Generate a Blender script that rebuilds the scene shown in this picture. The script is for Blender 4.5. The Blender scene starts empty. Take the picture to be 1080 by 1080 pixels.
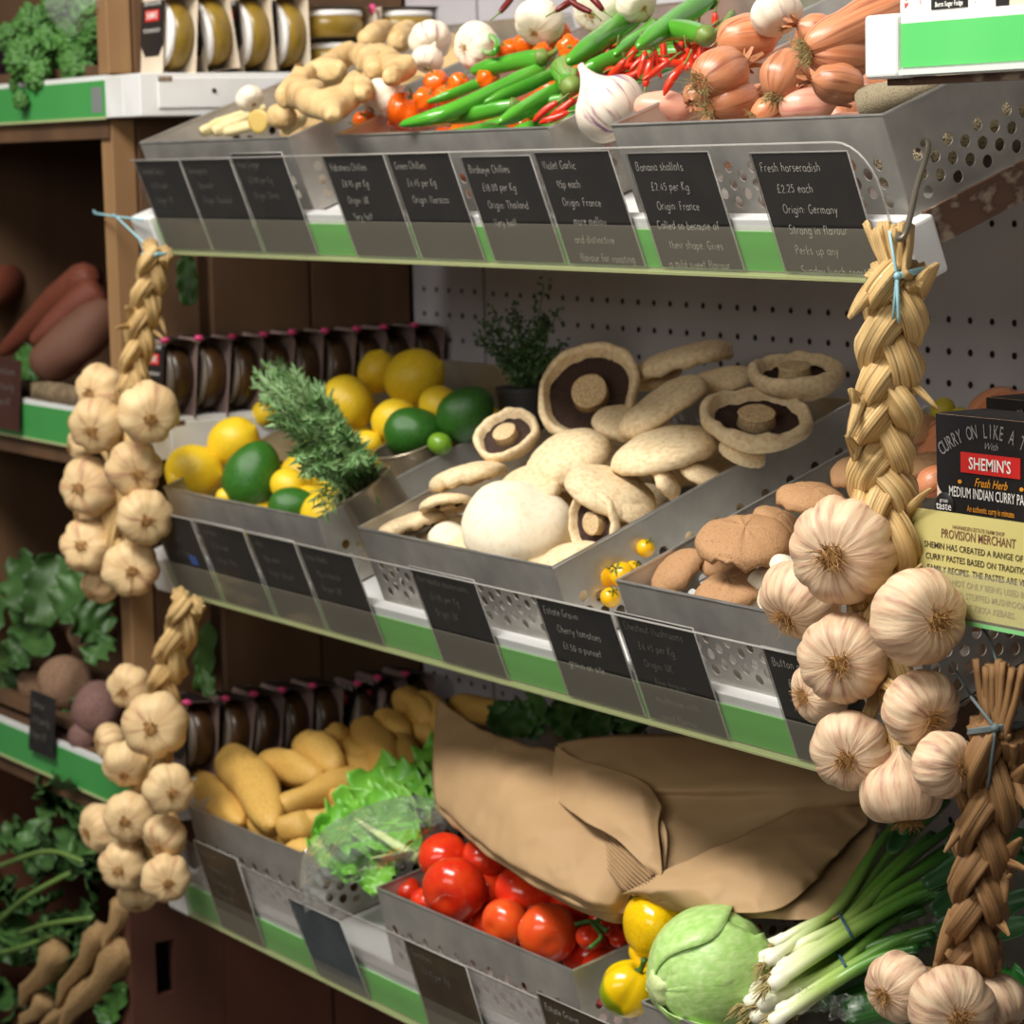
import bpy, math, random
import numpy as np
from mathutils import Vector, Matrix, noise

SC = bpy.context.scene
COL = SC.collection
rnd = random.Random(7)
R_ = math.radians

# ------------------------------------------------------------------ camera
F_PX = 2943.37
YAW, PITCH, ROLL = R_(32.0409), R_(7.29917), R_(1.34571)
CAM = Vector((2.6755, -1.2552, 0.09095))
FW = Vector((-math.cos(YAW)*math.cos(PITCH), math.sin(YAW)*math.cos(PITCH), -math.sin(PITCH)))
_r = Vector((math.sin(YAW), math.cos(YAW), 0)); _d = FW.cross(_r)
RT = _r*math.cos(ROLL) + _d*math.sin(ROLL)
DN = -_r*math.sin(ROLL) + _d*math.cos(ROLL)
cd = bpy.data.cameras.new('camera'); cam = bpy.data.objects.new('camera', cd); COL.objects.link(cam)
m = Matrix.Identity(4)
for i in range(3):
    m[i][0], m[i][1], m[i][2], m[i][3] = RT[i], -DN[i], -FW[i], CAM[i]
cam.matrix_world = m
cd.sensor_width = 36; cd.lens = 36*F_PX/1080; cd.clip_start = .05
cd.dof.use_dof = True; cd.dof.focus_distance = 1.98; cd.dof.aperture_fstop = 12.5
SC.camera = cam

# ------------------------------------------------------------------ world, lamps, exposure
w = bpy.data.worlds.new('world'); SC.world = w; w.use_nodes = True
bg = w.node_tree.nodes['Background']; bg.inputs[0].default_value = (1.0, .93, .85, 1); bg.inputs[1].default_value = .10

def area(name, loc, target, sx, sy, power, color):
    L = bpy.data.lights.new(name, 'AREA'); L.shape = 'RECTANGLE'; L.size = sx; L.size_y = sy
    L.energy = power; L.color = color
    o = bpy.data.objects.new(name, L); COL.objects.link(o); o.location = loc
    o.rotation_euler = (Vector(target)-Vector(loc)).to_track_quat('-Z', 'Y').to_euler()
area('ceiling_light_panel', (1.0, -1.3, 1.5), (.7, .0, -.25), 1.7, .5, 78, (1.0, .965, .91))
area('ceiling_light_row', (-.1, -1.1, 1.5), (-.1, .0, -.3), 1.0, .35, 5, (1.0, .95, .88))
area('front_fill_light', (2.2, -3.2, .9), (.6, .1, -.3), 2.6, 1.0, 34, (1.0, .96, .90))  # added frontal fill standing for the lit room behind the camera
SC.view_settings.view_transform = 'Standard'; SC.view_settings.look = 'None'
SC.view_settings.gamma = 1; SC.view_settings.use_curve_mapping = False
SC.view_settings.exposure = 0.0

# ------------------------------------------------------------------ frames: each sloping shelf has its own x / v (depth) / n (height) axes
class Fr:
    def __init__(s, z0, tilt):
        s.z0, s.t = z0, R_(tilt)
        s.v = Vector((0, math.cos(s.t), math.sin(s.t))); s.n = Vector((0, -math.sin(s.t), math.cos(s.t)))
        s.o = Vector((0, 0, z0))
        s.M = Matrix.Translation(s.o) @ Matrix.Rotation(s.t, 4, 'X')
    def w(s, x, v, n): return s.o + Vector((x, 0, 0)) + s.v*v + s.n*n
TOP, MID, LOW = Fr(0, 20), Fr(-.3593, 20), Fr(-.7104, 12)
FLAT = Fr(0, 0)
def ray(px, py): return FW + RT*((px-540)/F_PX) + DN*((py-540)/F_PX)
def hit(px, py, o, n):
    d = ray(px, py); return CAM + d*((Vector(o)-CAM).dot(n)/d.dot(n))
def at(f, px, py, n): return hit(px, py, f.o + f.n*n, f.n)      # a point at height n over a shelf
def atv(f, px, py, v): return hit(px, py, f.o + f.v*v, f.v)     # a point at depth v on a shelf
def aty(px, py, y): return hit(px, py, (0, y, 0), Vector((0, 1, 0)))
def atx(px, py, x): return hit(px, py, (x, 0, 0), Vector((1, 0, 0)))
def mpp(p): return (Vector(p)-CAM).dot(FW)/F_PX                  # metres per photo pixel there
def idir(dx, dy, tz): return (RT*dx + DN*dy - FW*tz).normalized()
def orient(p, z, xhint=None, roll=0):
    z = Vector(z).normalized()
    if xhint is None: xhint = Vector((1, .3, .2))
    x = Vector(xhint) - z*Vector(xhint).dot(z)
    if x.length < 1e-4: x = Vector((0, 1, 0)) - z*z.y
    x.normalize(); y = z.cross(x)
    M = Matrix(((x.x, y.x, z.x, p[0]), (x.y, y.y, z.y, p[1]), (x.z, y.z, z.z, p[2]), (0, 0, 0, 1)))
    return M @ Matrix.Rotation(roll, 4, 'Z')
def S(*a): return Matrix.Diagonal((*(a if len(a) == 3 else a*3), 1))

# ------------------------------------------------------------------ materials
def c(r, g, b): return tuple((x/255/12.92 if x/255 <= .04045 else ((x/255+.055)/1.055)**2.4) for x in (r, g, b)) + (1,)
_m = {}
def mat(name, c1, c2=None, scale=(8, 8, 8), rough=.5, metal=0, bump=0, coord='obj', pos=(.38, .66), c3=None, spec=.5,
        vary=.0, detail=4, sss=0, bscale=None, coat=0, trans=0):
    if name in _m: return _m[name]
    M = bpy.data.materials.new(name); M.use_nodes = True; nt = M.node_tree; N, L = nt.nodes, nt.links
    b = N['Principled BSDF']; b.inputs['Roughness'].default_value = rough; b.inputs['Metallic'].default_value = metal
    b.inputs['Specular IOR Level'].default_value = spec; b.inputs['Coat Weight'].default_value = coat
    b.inputs['Coat Roughness'].default_value = .15
    if sss: b.inputs['Subsurface Weight'].default_value = sss; b.inputs['Subsurface Scale'].default_value = .01; b.inputs['Subsurface Radius'].default_value = (1, .6, .3)
    b.inputs['Base Color'].default_value = c1
    M.diffuse_color = c1
    if c2 is not None:
        if coord == 'obj': t = N.new('ShaderNodeTexCoord'); out = t.outputs['Object']
        else: t = N.new('ShaderNodeAttribute'); t.attribute_name = 'sv'; out = t.outputs['Vector']
        oi = N.new('ShaderNodeObjectInfo')
        mp = N.new('ShaderNodeMapping'); mp.inputs['Scale'].default_value = scale; L.new(out, mp.inputs[0])
        ad = N.new('ShaderNodeVectorMath'); ad.operation = 'ADD'; L.new(mp.outputs[0], ad.inputs[0])
        ms = N.new('ShaderNodeVectorMath'); ms.operation = 'SCALE'; ms.inputs[0].default_value = (13, 7, 5); L.new(oi.outputs['Random'], ms.inputs['Scale'])
        L.new(ms.outputs[0], ad.inputs[1])
        nz = N.new('ShaderNodeTexNoise'); nz.inputs['Scale'].default_value = 1; nz.inputs['Detail'].default_value = detail; L.new(ad.outputs[0], nz.inputs['Vector'])
        rp = N.new('ShaderNodeValToRGB'); L.new(nz.outputs['Fac'], rp.inputs[0])
        rp.color_ramp.elements[0].position = pos[0]; rp.color_ramp.elements[0].color = c1
        rp.color_ramp.elements[1].position = pos[1]; rp.color_ramp.elements[1].color = c2
        if c3 is not None:
            e = rp.color_ramp.elements.new((pos[0]+pos[1])/2); e.color = c3
        o = rp.outputs[0]
        if vary:
            hs = N.new('ShaderNodeHueSaturation'); mr = N.new('ShaderNodeMapRange')
            mr.inputs['To Min'].default_value = 1-vary; mr.inputs['To Max'].default_value = 1+vary
            L.new(oi.outputs['Random'], mr.inputs['Value']); L.new(mr.outputs[0], hs.inputs['Value']); L.new(o, hs.inputs['Color']); o = hs.outputs[0]
        L.new(o, b.inputs['Base Color'])
        if bump:
            bp = N.new('ShaderNodeBump'); bp.inputs['Strength'].default_value = bump; bp.inputs['Distance'].default_value = .003
            src = nz
            if bscale:
                src = N.new('ShaderNodeTexNoise'); src.inputs['Scale'].default_value = bscale; src.inputs['Detail'].default_value = 3; L.new(out, src.inputs['Vector'])
            L.new(src.outputs['Fac'], bp.inputs['Height']); L.new(bp.outputs[0], b.inputs['Normal'])
    if trans: b.inputs['Transmission Weight'].default_value = trans
    _m[name] = M; return M
def clear(name, tint, f0, rough=.05, frost=0, frost_col=(1, 1, 1, 1)):
    """thin clear sheet: see-through with a sheen, part of it milky"""
    M = bpy.data.materials.new(name); M.use_nodes = True; nt = M.node_tree; N, L = nt.nodes, nt.links
    for n_ in list(N): N.remove(n_)
    o = N.new('ShaderNodeOutputMaterial'); tr = N.new('ShaderNodeBsdfTransparent'); tr.inputs[0].default_value = tint
    gl = N.new('ShaderNodeBsdfGlossy'); gl.inputs['Roughness'].default_value = rough
    fr = N.new('ShaderNodeLayerWeight'); fr.inputs['Blend'].default_value = f0
    sc_ = N.new('ShaderNodeMath'); sc_.operation = 'MULTIPLY'; sc_.inputs[1].default_value = .45; L.new(fr.outputs['Fresnel'], sc_.inputs[0])
    mx = N.new('ShaderNodeMixShader'); L.new(sc_.outputs[0], mx.inputs[0]); L.new(tr.outputs[0], mx.inputs[1]); L.new(gl.outputs[0], mx.inputs[2])
    last = mx
    if frost:
        df = N.new('ShaderNodeBsdfDiffuse'); df.inputs[0].default_value = frost_col
        m2 = N.new('ShaderNodeMixShader'); m2.inputs[0].default_value = frost; L.new(mx.outputs[0], m2.inputs[1]); L.new(df.outputs[0], m2.inputs[2]); last = m2
    L.new(last.outputs[0], o.inputs[0]); return M

STEEL = mat('tray_steel', c(168, 165, 158), c(198, 194, 186), (30, 30, 30), .38, .6, .05, pos=(.3, .75))
RIM = mat('tray_rim', c(190, 188, 182), c(214, 212, 206), (40, 40, 40), .3, .8)
WHITE = mat('white_enamel', c(226, 226, 224), c(206, 204, 198), (9, 9, 9), .42, pos=(.5, .8))
GREEN = mat('green_strip', c(70, 176, 56), c(78, 182, 64), (12, 3, 3), .4)
RUST = mat('rusty_enamel', c(98, 70, 52), c(150, 132, 112), (40, 40, 60), .8, 0, .3, pos=(.42, .62), c3=c(88, 62, 48))
SLATE = mat('chalk_card', c(24, 22, 21), c(34, 31, 29), (30, 30, 30), .55)
SLATE2 = mat('chalk_card_brown_reflection', c(58, 47, 34), c(70, 57, 40), (30, 30, 30), .5)  # brown reflection on the black cards, put into the base colour
CHALK = mat('chalk', c(176, 172, 162), rough=.9)
CHALKDIM = mat('chalk_faint', c(112, 108, 100), rough=.9)
GUARD = clear('acrylic_guard', (.94, .94, .94, 1), .05, .08, .016, (.9, .88, .84, 1))
GEDGE = clear('acrylic_edge', (.9, .9, .88, 1), .3, .2, .3, (.75, .72, .68, 1))
DUSTY = clear('dusty_guard', (.9, .9, .9, 1), .2, .08, .5, (.40, .37, .35, 1))
COVER = clear('ticket_cover', (.97, .98, .95, 1), .06, .08, .10, (.62, .56, .46, 1))
CEDGE = mat('ticket_cover_edge', c(176, 182, 130), rough=.4)
PEGW = mat('pegboard_enamel', c(188, 184, 188), c(176, 172, 176), (6, 6, 6), .5)
HOLE = mat('peg_hole_dark', c(20, 18, 17), rough=.9)
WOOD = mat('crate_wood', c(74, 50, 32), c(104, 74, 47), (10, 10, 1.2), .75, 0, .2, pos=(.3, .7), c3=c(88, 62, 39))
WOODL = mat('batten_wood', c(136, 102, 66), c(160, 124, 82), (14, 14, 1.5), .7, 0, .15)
WOODR = mat('crate_wood_red', c(76, 42, 28), c(98, 56, 37), (8, 8, 1.2), .7, 0, .15)
DARKW = mat('dark_wall', c(46, 38, 32), c(58, 48, 40), (3, 3, 3), .8)
FLOORM = mat('floor_tiles', c(84, 78, 72), c(98, 92, 84), (4, 4, 4), .6)
GARLIC = mat('garlic_skin', c(222, 196, 162), c(152, 112, 100), (5.4, 5.4, 1.3), .5, 0, .45, 'sv', (.38, .74), c(208, 172, 140), .35, .07, 6)
GARLICW = mat('garlic_skin_pale', c(238, 226, 204), c(176, 140, 148), (3.4, 3.4, .8), .5, 0, .25, 'sv', (.46, .74), c(232, 216, 192), .35, .04, 5)
GARLICV = mat('garlic_skin_violet', c(238, 226, 208), c(150, 106, 142), (4.2, 4.2, .9), .45, 0, .3, 'sv', (.48, .66), c(230, 212, 190), .35, .04, 5)
GARLICL = mat('garlic_skin_warm', c(224, 196, 148), c(176, 128, 104), (3.0, 3.0, .9), .55, 0, .2, 'sv', (.40, .76), c(214, 180, 132), .3, .06, 4)
ROOTS = mat('garlic_roots', c(150, 108, 58), c(186, 144, 88), (60, 60, 60), .8)
STRAW = mat('braid_straw', c(222, 192, 138), c(148, 108, 62), (9, 9, .8), .65, 0, .6, 'sv', (.36, .70), c(198, 162, 104), .3, .05, 5)
STRAWD = mat('braid_straw_shaded', c(146, 110, 70), c(96, 68, 42), (7, 7, .7), .65, 0, .4, 'sv', (.34, .72), c(128, 94, 58), .3, .05, 5)  # shaded copy of the straw, for the braid hanging in shade
TWINE = mat('blue_twine', c(150, 196, 206), rough=.6)
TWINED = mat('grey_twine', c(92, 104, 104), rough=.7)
WIRE = mat('hook_wire', c(120, 112, 98), rough=.45, metal=.7)
SHALLOT = mat('shallot_skin', c(190, 114, 74), c(132, 66, 46), (3.2, 3.2, .5), .34, 0, .12, 'sv', (.34, .72), c(206, 140, 100), .5, .14, 4)
SHALLOTP = mat('shallot_skin_pink', c(224, 168, 142), c(190, 110, 100), (2.2, 2.2, .5), .32, 0, .08, 'sv', (.4, .75), c(226, 160, 136), .5, .05, 4)
ROOTP = mat('root_straw_pale', c(178, 160, 104), c(138, 118, 72), (60, 60, 60), .85)
PAPERY = mat('papery_neck', c(190, 128, 82), c(148, 90, 56), (5, 5, 2), .6, 0, .2, 'sv')
HORSE = mat('horseradish_skin', c(184, 164, 126), c(120, 98, 66), (14, 14, 60), .85, 0, 1, pos=(.35, .65), c3=c(204, 190, 158))
GINGER = mat('ginger_skin', c(214, 184, 130), c(172, 134, 84), (34, 34, 34), .62, 0, .35, pos=(.36, .74), c3=c(206, 172, 118), vary=.05)
GINGERC = mat('ginger_cut', c(198, 168, 92), rough=.5)
LEMONG = mat('lemongrass', c(232, 218, 168), c(206, 186, 126), (3, 3, 3), .45, 0, 0, 'sv')
CHIL = mat('green_chilli', c(66, 144, 36), c(92, 168, 52), (14, 14, 14), .16, 0, 0, pos=(.3, .8), vary=.16, spec=.6)
CHSTEM = mat('chilli_stem', c(118, 142, 62), c(96, 116, 46), (30, 30, 30), .5)
DRYCH = mat('dried_chilli_skin', c(120, 22, 18), c(84, 16, 14), (20, 20, 20), .4)
REDCH = mat('red_chilli', c(214, 40, 20), c(228, 66, 28), (20, 20, 20), .2, vary=.14, spec=.6)
HABAN = mat('habanero_skin', c(242, 112, 18), c(232, 86, 14), (16, 16, 16), .16, vary=.08, spec=.6)
MUSH = mat('mushroom_cream', c(232, 210, 170), c(196, 162, 116), (9, 9, 9), .7, 0, .12, pos=(.42, .86), spec=.25, vary=.04)
MUSHW = mat('mushroom_white', c(238, 226, 200), c(222, 202, 164), (10, 10, 10), .65, 0, .05, pos=(.5, .85), spec=.3)
GILL = mat('mushroom_gills', c(48, 30, 22), c(72, 48, 36), (30, 30, 1), .85, 0, .5, 'sv')
STEMM = mat('mushroom_stem', c(222, 198, 154), c(184, 148, 102), (24, 24, 24), .75, 0, .15)
CHEST = mat('chestnut_cap', c(176, 132, 92), c(134, 92, 62), (24, 24, 24), .7, 0, .3, pos=(.34, .72), c3=c(188, 146, 104), spec=.3, vary=.06)
LEMON = mat('lemon_peel', c(240, 206, 46), c(232, 190, 34), (12, 12, 12), .36, 0, .16, bscale=260, vary=.04)
AVO = mat('avocado_skin', c(36, 84, 26), c(60, 118, 38), (18, 18, 18), .3, 0, .2, bscale=150, vary=.08)
LIME = mat('lime_peel', c(120, 160, 40), c(92, 136, 34), (12, 12, 12), .35)
TIN = mat('tin_steel', c(176, 160, 138), c(200, 186, 164), (30, 30, 4), .28, .75)
TOMATO = mat('tomato_skin', c(214, 44, 20), c(224, 66, 26), (2, 2, 2), .16, 0, 0, spec=.6, vary=.12)
TOMATOO = mat('tomato_skin_orange', c(228, 76, 30), c(232, 94, 36), (2, 2, 2), .18, 0, 0, spec=.6)
YTOM = mat('yellow_tomato', c(244, 190, 22), c(236, 172, 16), (14, 14, 14), .16, spec=.6)
VINE = mat('vine_green', c(70, 110, 36), c(50, 84, 28), (40, 40, 40), .6)
PEPPER = mat('yellow_pepper', c(240, 198, 14), c(228, 178, 8), (10, 10, 10), .14, spec=.6)
PEPPERG = mat('yellow_green_pepper', c(238, 196, 14), c(142, 158, 22), (.45, .45, .45), .16, pos=(.49, .53), detail=1, spec=.6)
POTATO = mat('potato_skin', c(216, 176, 92), c(166, 122, 56), (22, 22, 22), .58, 0, .18, pos=(.38, .74), c3=c(204, 160, 78), vary=.08)
LETT = mat('lettuce_leaf', c(86, 158, 40), c(132, 190, 74), (7, 7, 7), .4, 0, .2, pos=(.3, .75), vary=.1)
ICE = mat('iceberg_leaf', c(158, 204, 104), c(196, 226, 150), (9, 9, 5), .36, 0, .25, pos=(.3, .7))
ICEC = mat('iceberg_core', c(206, 222, 160), c(186, 204, 130), (30, 30, 30), .5)
DKLEAF = mat('dark_leaf', c(38, 74, 28), c(62, 102, 40), (16, 16, 16), .5, 0, .2, vary=.22)
HERB = mat('rosemary_needle', c(80, 120, 62), c(136, 168, 112), (40, 40, 40), .5, vary=.1)
HERBST = mat('rosemary_stem', c(148, 160, 106), c(122, 128, 82), (30, 30, 30), .6)
THYME = mat('thyme_leaf', c(48, 74, 36), c(70, 98, 50), (60, 60, 60), .6)
KALE = mat('kale_leaf', c(48, 92, 34), c(92, 142, 64), (22, 22, 22), .55, 0, .3, vary=.14)
BAGP = mat('brown_paper', c(176, 144, 104), c(164, 132, 94), (5, 5, 5), .72, 0, .25, pos=(.35, .7), vary=.05, bscale=22)
FILM = clear('clear_film', (.99, .995, .99, 1), .16, .1, .09, (.9, .95, .9, 1))
ONIONW = mat('spring_onion', c(240, 238, 214), rough=.3)
CARROT = mat('carrot_skin', c(108, 46, 22), c(80, 40, 24), (9, 9, 40), .7, 0, .3)  # skin darkened all over to stand for the shade inside the crate
SWEETP = mat('sweet_potato_skin', c(98, 58, 42), c(88, 70, 50), (16, 16, 16), .75, 0, .3, pos=(.45, .75))
BEET = mat('beet_skin', c(112, 82, 66), c(150, 120, 90), (16, 16, 16), .8, 0, .4)
BEETP = mat('beet_skin_purple', c(106, 72, 70), c(134, 104, 92), (16, 16, 16), .8, 0, .4)
PARSN = mat('parsnip_skin', c(176, 144, 96), c(126, 94, 58), (14, 14, 50), .8, 0, .5)
CUKE = mat('cucumber_skin', c(34, 72, 30), c(58, 104, 46), (5, 5, .4), .3, 0, .1, 'sv')
BLACKC = mat('pack_black', c(28, 26, 27), rough=.45)
CARTON = mat('carton_cream', c(214, 200, 178), c(206, 190, 166), (20, 20, 20), .6)
TUBM = mat('paste_tub', c(128, 104, 34), c(150, 122, 44), (20, 20, 20), .3)
TUBD = mat('paste_tub_shaded', c(62, 42, 24), c(80, 54, 28), (20, 20, 20), .3)  # tub, lid and carton copies darkened for the pack rows in shade
LIDD = mat('tub_lid_shaded', c(126, 114, 104), rough=.4)
CARTD = mat('carton_shaded', c(134, 112, 104), c(112, 94, 90), (20, 20, 20), .6)
LIDW = mat('tub_lid', c(232, 230, 226), rough=.35)
REDL = mat('label_red', c(206, 42, 38), rough=.45)
PINK = mat('label_pink', c(222, 66, 128), rough=.45)
PRW = mat('print_white', c(238, 236, 230), rough=.6)
PRO = mat('print_orange', c(228, 152, 32), rough=.6)
PRG = mat('print_grey', c(128, 124, 122), rough=.6)
PRD = mat('print_dark', c(58, 44, 30), rough=.7)
PRDF = mat('print_dark_brown', c(104, 62, 42), rough=.7)
PRF = mat('print_frosted', c(152, 140, 84), rough=.7)  # print paled to stand for the haze of the frosted strip over it
SIGN = mat('olive_card', c(190, 180, 116), c(182, 172, 106), (5, 5, 5), .45)
PEACH = mat('print_peach', c(236, 190, 150), c(238, 214, 190), (60, 60, 60), .6)
PRR = mat('print_red', c(216, 82, 74), rough=.6)

# ------------------------------------------------------------------ mesh collector
class MB:
    def __init__(s): s.v, s.f, s.sv, s.mi = [], [], [], []
    def add(s, v, f, sv=None, mi=0):
        o = len(s.v); s.v += [tuple(p) for p in v]; s.f += [tuple(i+o for i in q) for q in f]
        s.sv += [tuple(a) for a in sv] if sv is not None else [tuple(p) for p in v]; s.mi += [mi]*len(f); return s
    def mesh(s, name, mats, smooth=True):
        me = bpy.data.meshes.new(name); me.from_pydata(s.v, [], s.f)
        for M in (mats if isinstance(mats, (list, tuple)) else [mats]): me.materials.append(M)
        me.polygons.foreach_set('material_index', s.mi)
        if smooth: me.polygons.foreach_set('use_smooth', [True]*len(s.f))
        a = me.attributes.new('sv', 'FLOAT_VECTOR', 'POINT'); a.data.foreach_set('vector', [x for p in s.sv for x in p])
        me.update(); return me
    def obj(s, name, mats, parent=None, M=None, smooth=True):
        return put(name, s.mesh(name, mats, smooth), parent, M)
    def box(s, x0, x1, y0, y1, z0, z1, mi=0):
        v = [(x, y, z) for x in (x0, x1) for y in (y0, y1) for z in (z0, z1)]
        return s.add(v, [(0, 1, 3, 2), (4, 6, 7, 5), (0, 4, 5, 1), (2, 3, 7, 6), (0, 2, 6, 4), (1, 5, 7, 3)], None, mi)
    def quad(s, a, b, d, e, mi=0): return s.add([a, b, d, e], [(0, 1, 2, 3)], None, mi)
    def rev(s, zr, seg=24, rad=None, off=None, mi=0, capa=True, capb=True):
        """surface of revolution round Z from a list of (z, r); rad(th, t) scales r, off(p, th, t) moves a point"""
        n = len(zr); v, sv, f = [], [], []
        for i, (z, r) in enumerate(zr):
            t = i/(n-1)
            for k in range(seg):
                th = 2*math.pi*k/seg; q = r*(rad(th, t) if rad else 1)
                p = (q*math.cos(th), q*math.sin(th), z)
                if off: p = off(p, th, t)
                v.append(p); sv.append((math.cos(th), math.sin(th), t*2))
        for i in range(n-1):
            for k in range(seg):
                a, b = i*seg+k, i*seg+(k+1) % seg; f.append((a, b, b+seg, a+seg))
        if capa: f.append(tuple(range(seg))[::-1])
        if capb: f.append(tuple(range((n-1)*seg, n*seg)))
        return s.add(v, f, sv, mi)
    def tube(s, pts, rad, seg=8, sec=None, mi=0, cap=True, up=None):
        """sweep; rad = number or list; sec(th, t) scales the section"""
        pts = [Vector(p) for p in pts]; n = len(pts); v, sv, f = [], [], []
        u = Vector(up) if up else None
        for i, p in enumerate(pts):
            t = i/(n-1); d = (pts[min(i+1, n-1)]-pts[max(i-1, 0)])
            if d.length < 1e-9: d = Vector((0, 0, 1))
            d.normalize()
            if u is None: u = d.orthogonal()
            u = (u - d*u.dot(d)); u = u.normalized() if u.length > 1e-6 else d.orthogonal().normalized()
            w_ = d.cross(u); r = rad[i] if isinstance(rad, (list, tuple)) else (rad(t) if callable(rad) else rad)
            for k in range(seg):
                th = 2*math.pi*k/seg; a, b = sec(th, t) if sec else (1, 1)
                v.append(p + u*(r*a*math.cos(th)) + w_*(r*b*math.sin(th))); sv.append((math.cos(th), math.sin(th), t*3))
        for i in range(n-1):
            for k in range(seg):
                a, b = i*seg+k, i*seg+(k+1) % seg; f.append((a, b, b+seg, a+seg))
        if cap: f.append(tuple(range(seg))[::-1]); f.append(tuple(range((n-1)*seg, n*seg)))
        return s.add(v, f, sv, mi)
    def grid(s, P, mi=0, sv=None):
        """P[i][j] points"""
        a, b = len(P), len(P[0]); v = [p for row in P for p in row]
        f = [(i*b+j, i*b+j+1, (i+1)*b+j+1, (i+1)*b+j) for i in range(a-1) for j in range(b-1)]
        if sv is None: sv = [(j/(b-1)*2-1, i/(a-1), 0) for i in range(a) for j in range(b)]
        return s.add(v, f, sv, mi)

def put(name, me, parent=None, M=None):
    o = bpy.data.objects.new(name, me); COL.objects.link(o)
    if parent is not None: o.parent = parent
    if M is not None: o.matrix_basis = M
    return o
def tag(o, label, cat, group=None):
    o['label'] = label; o['category'] = cat
    if group: o['group'] = group
    return o
def thing(name, label, cat, M=None, group=None):
    o = bpy.data.objects.new(name, None); o.empty_display_size = .02; COL.objects.link(o)
    if M is not None: o.matrix_basis = M
    return tag(o, label, cat, group)
def one(name, me, label, cat, M=None, group=None): return tag(put(name, me, None, M), label, cat, group)
def struct(o): o['kind'] = 'structure'; return o
def solid(o, t, off=0):
    q = o.modifiers.new('thickness', 'SOLIDIFY'); q.thickness = t; q.offset = off; return o
def subd(o, l=1):
    q = o.modifiers.new('smooth', 'SUBSURF'); q.levels = l; q.render_levels = l; return o
def bev(o, w_, seg=2):
    q = o.modifiers.new('bevel', 'BEVEL'); q.width = w_; q.segments = seg; q.limit_method = 'ANGLE'; return o
def nz(p, sc, amp, seed=0):
    return noise.noise(Vector(p)*sc + Vector((seed*3.1, seed*1.7, seed*.9)))*amp
def cr(P, n):
    """Catmull-Rom through points"""
    P = [Vector(p) for p in P]; Q = [P[0]*2-P[1]] + P + [P[-1]*2-P[-2]]; out = []; k = len(P)-1
    for i in range(n):
        u = i/(n-1)*k; j = min(int(u), k-1); t = u-j; a, b, d, e = Q[j:j+4]
        out.append(.5*((2*b)+(d-a)*t+(2*a-5*b+4*d-e)*t*t+(3*b-a-3*d+e)*t**3))
    return out
def patch(rows, nu, nv):
    """smooth surface through a net of points"""
    a = [cr(r, nv) for r in rows]; return list(map(list, zip(*[cr([a[i][j] for i in range(len(a))], nu) for j in range(nv)])))

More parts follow.
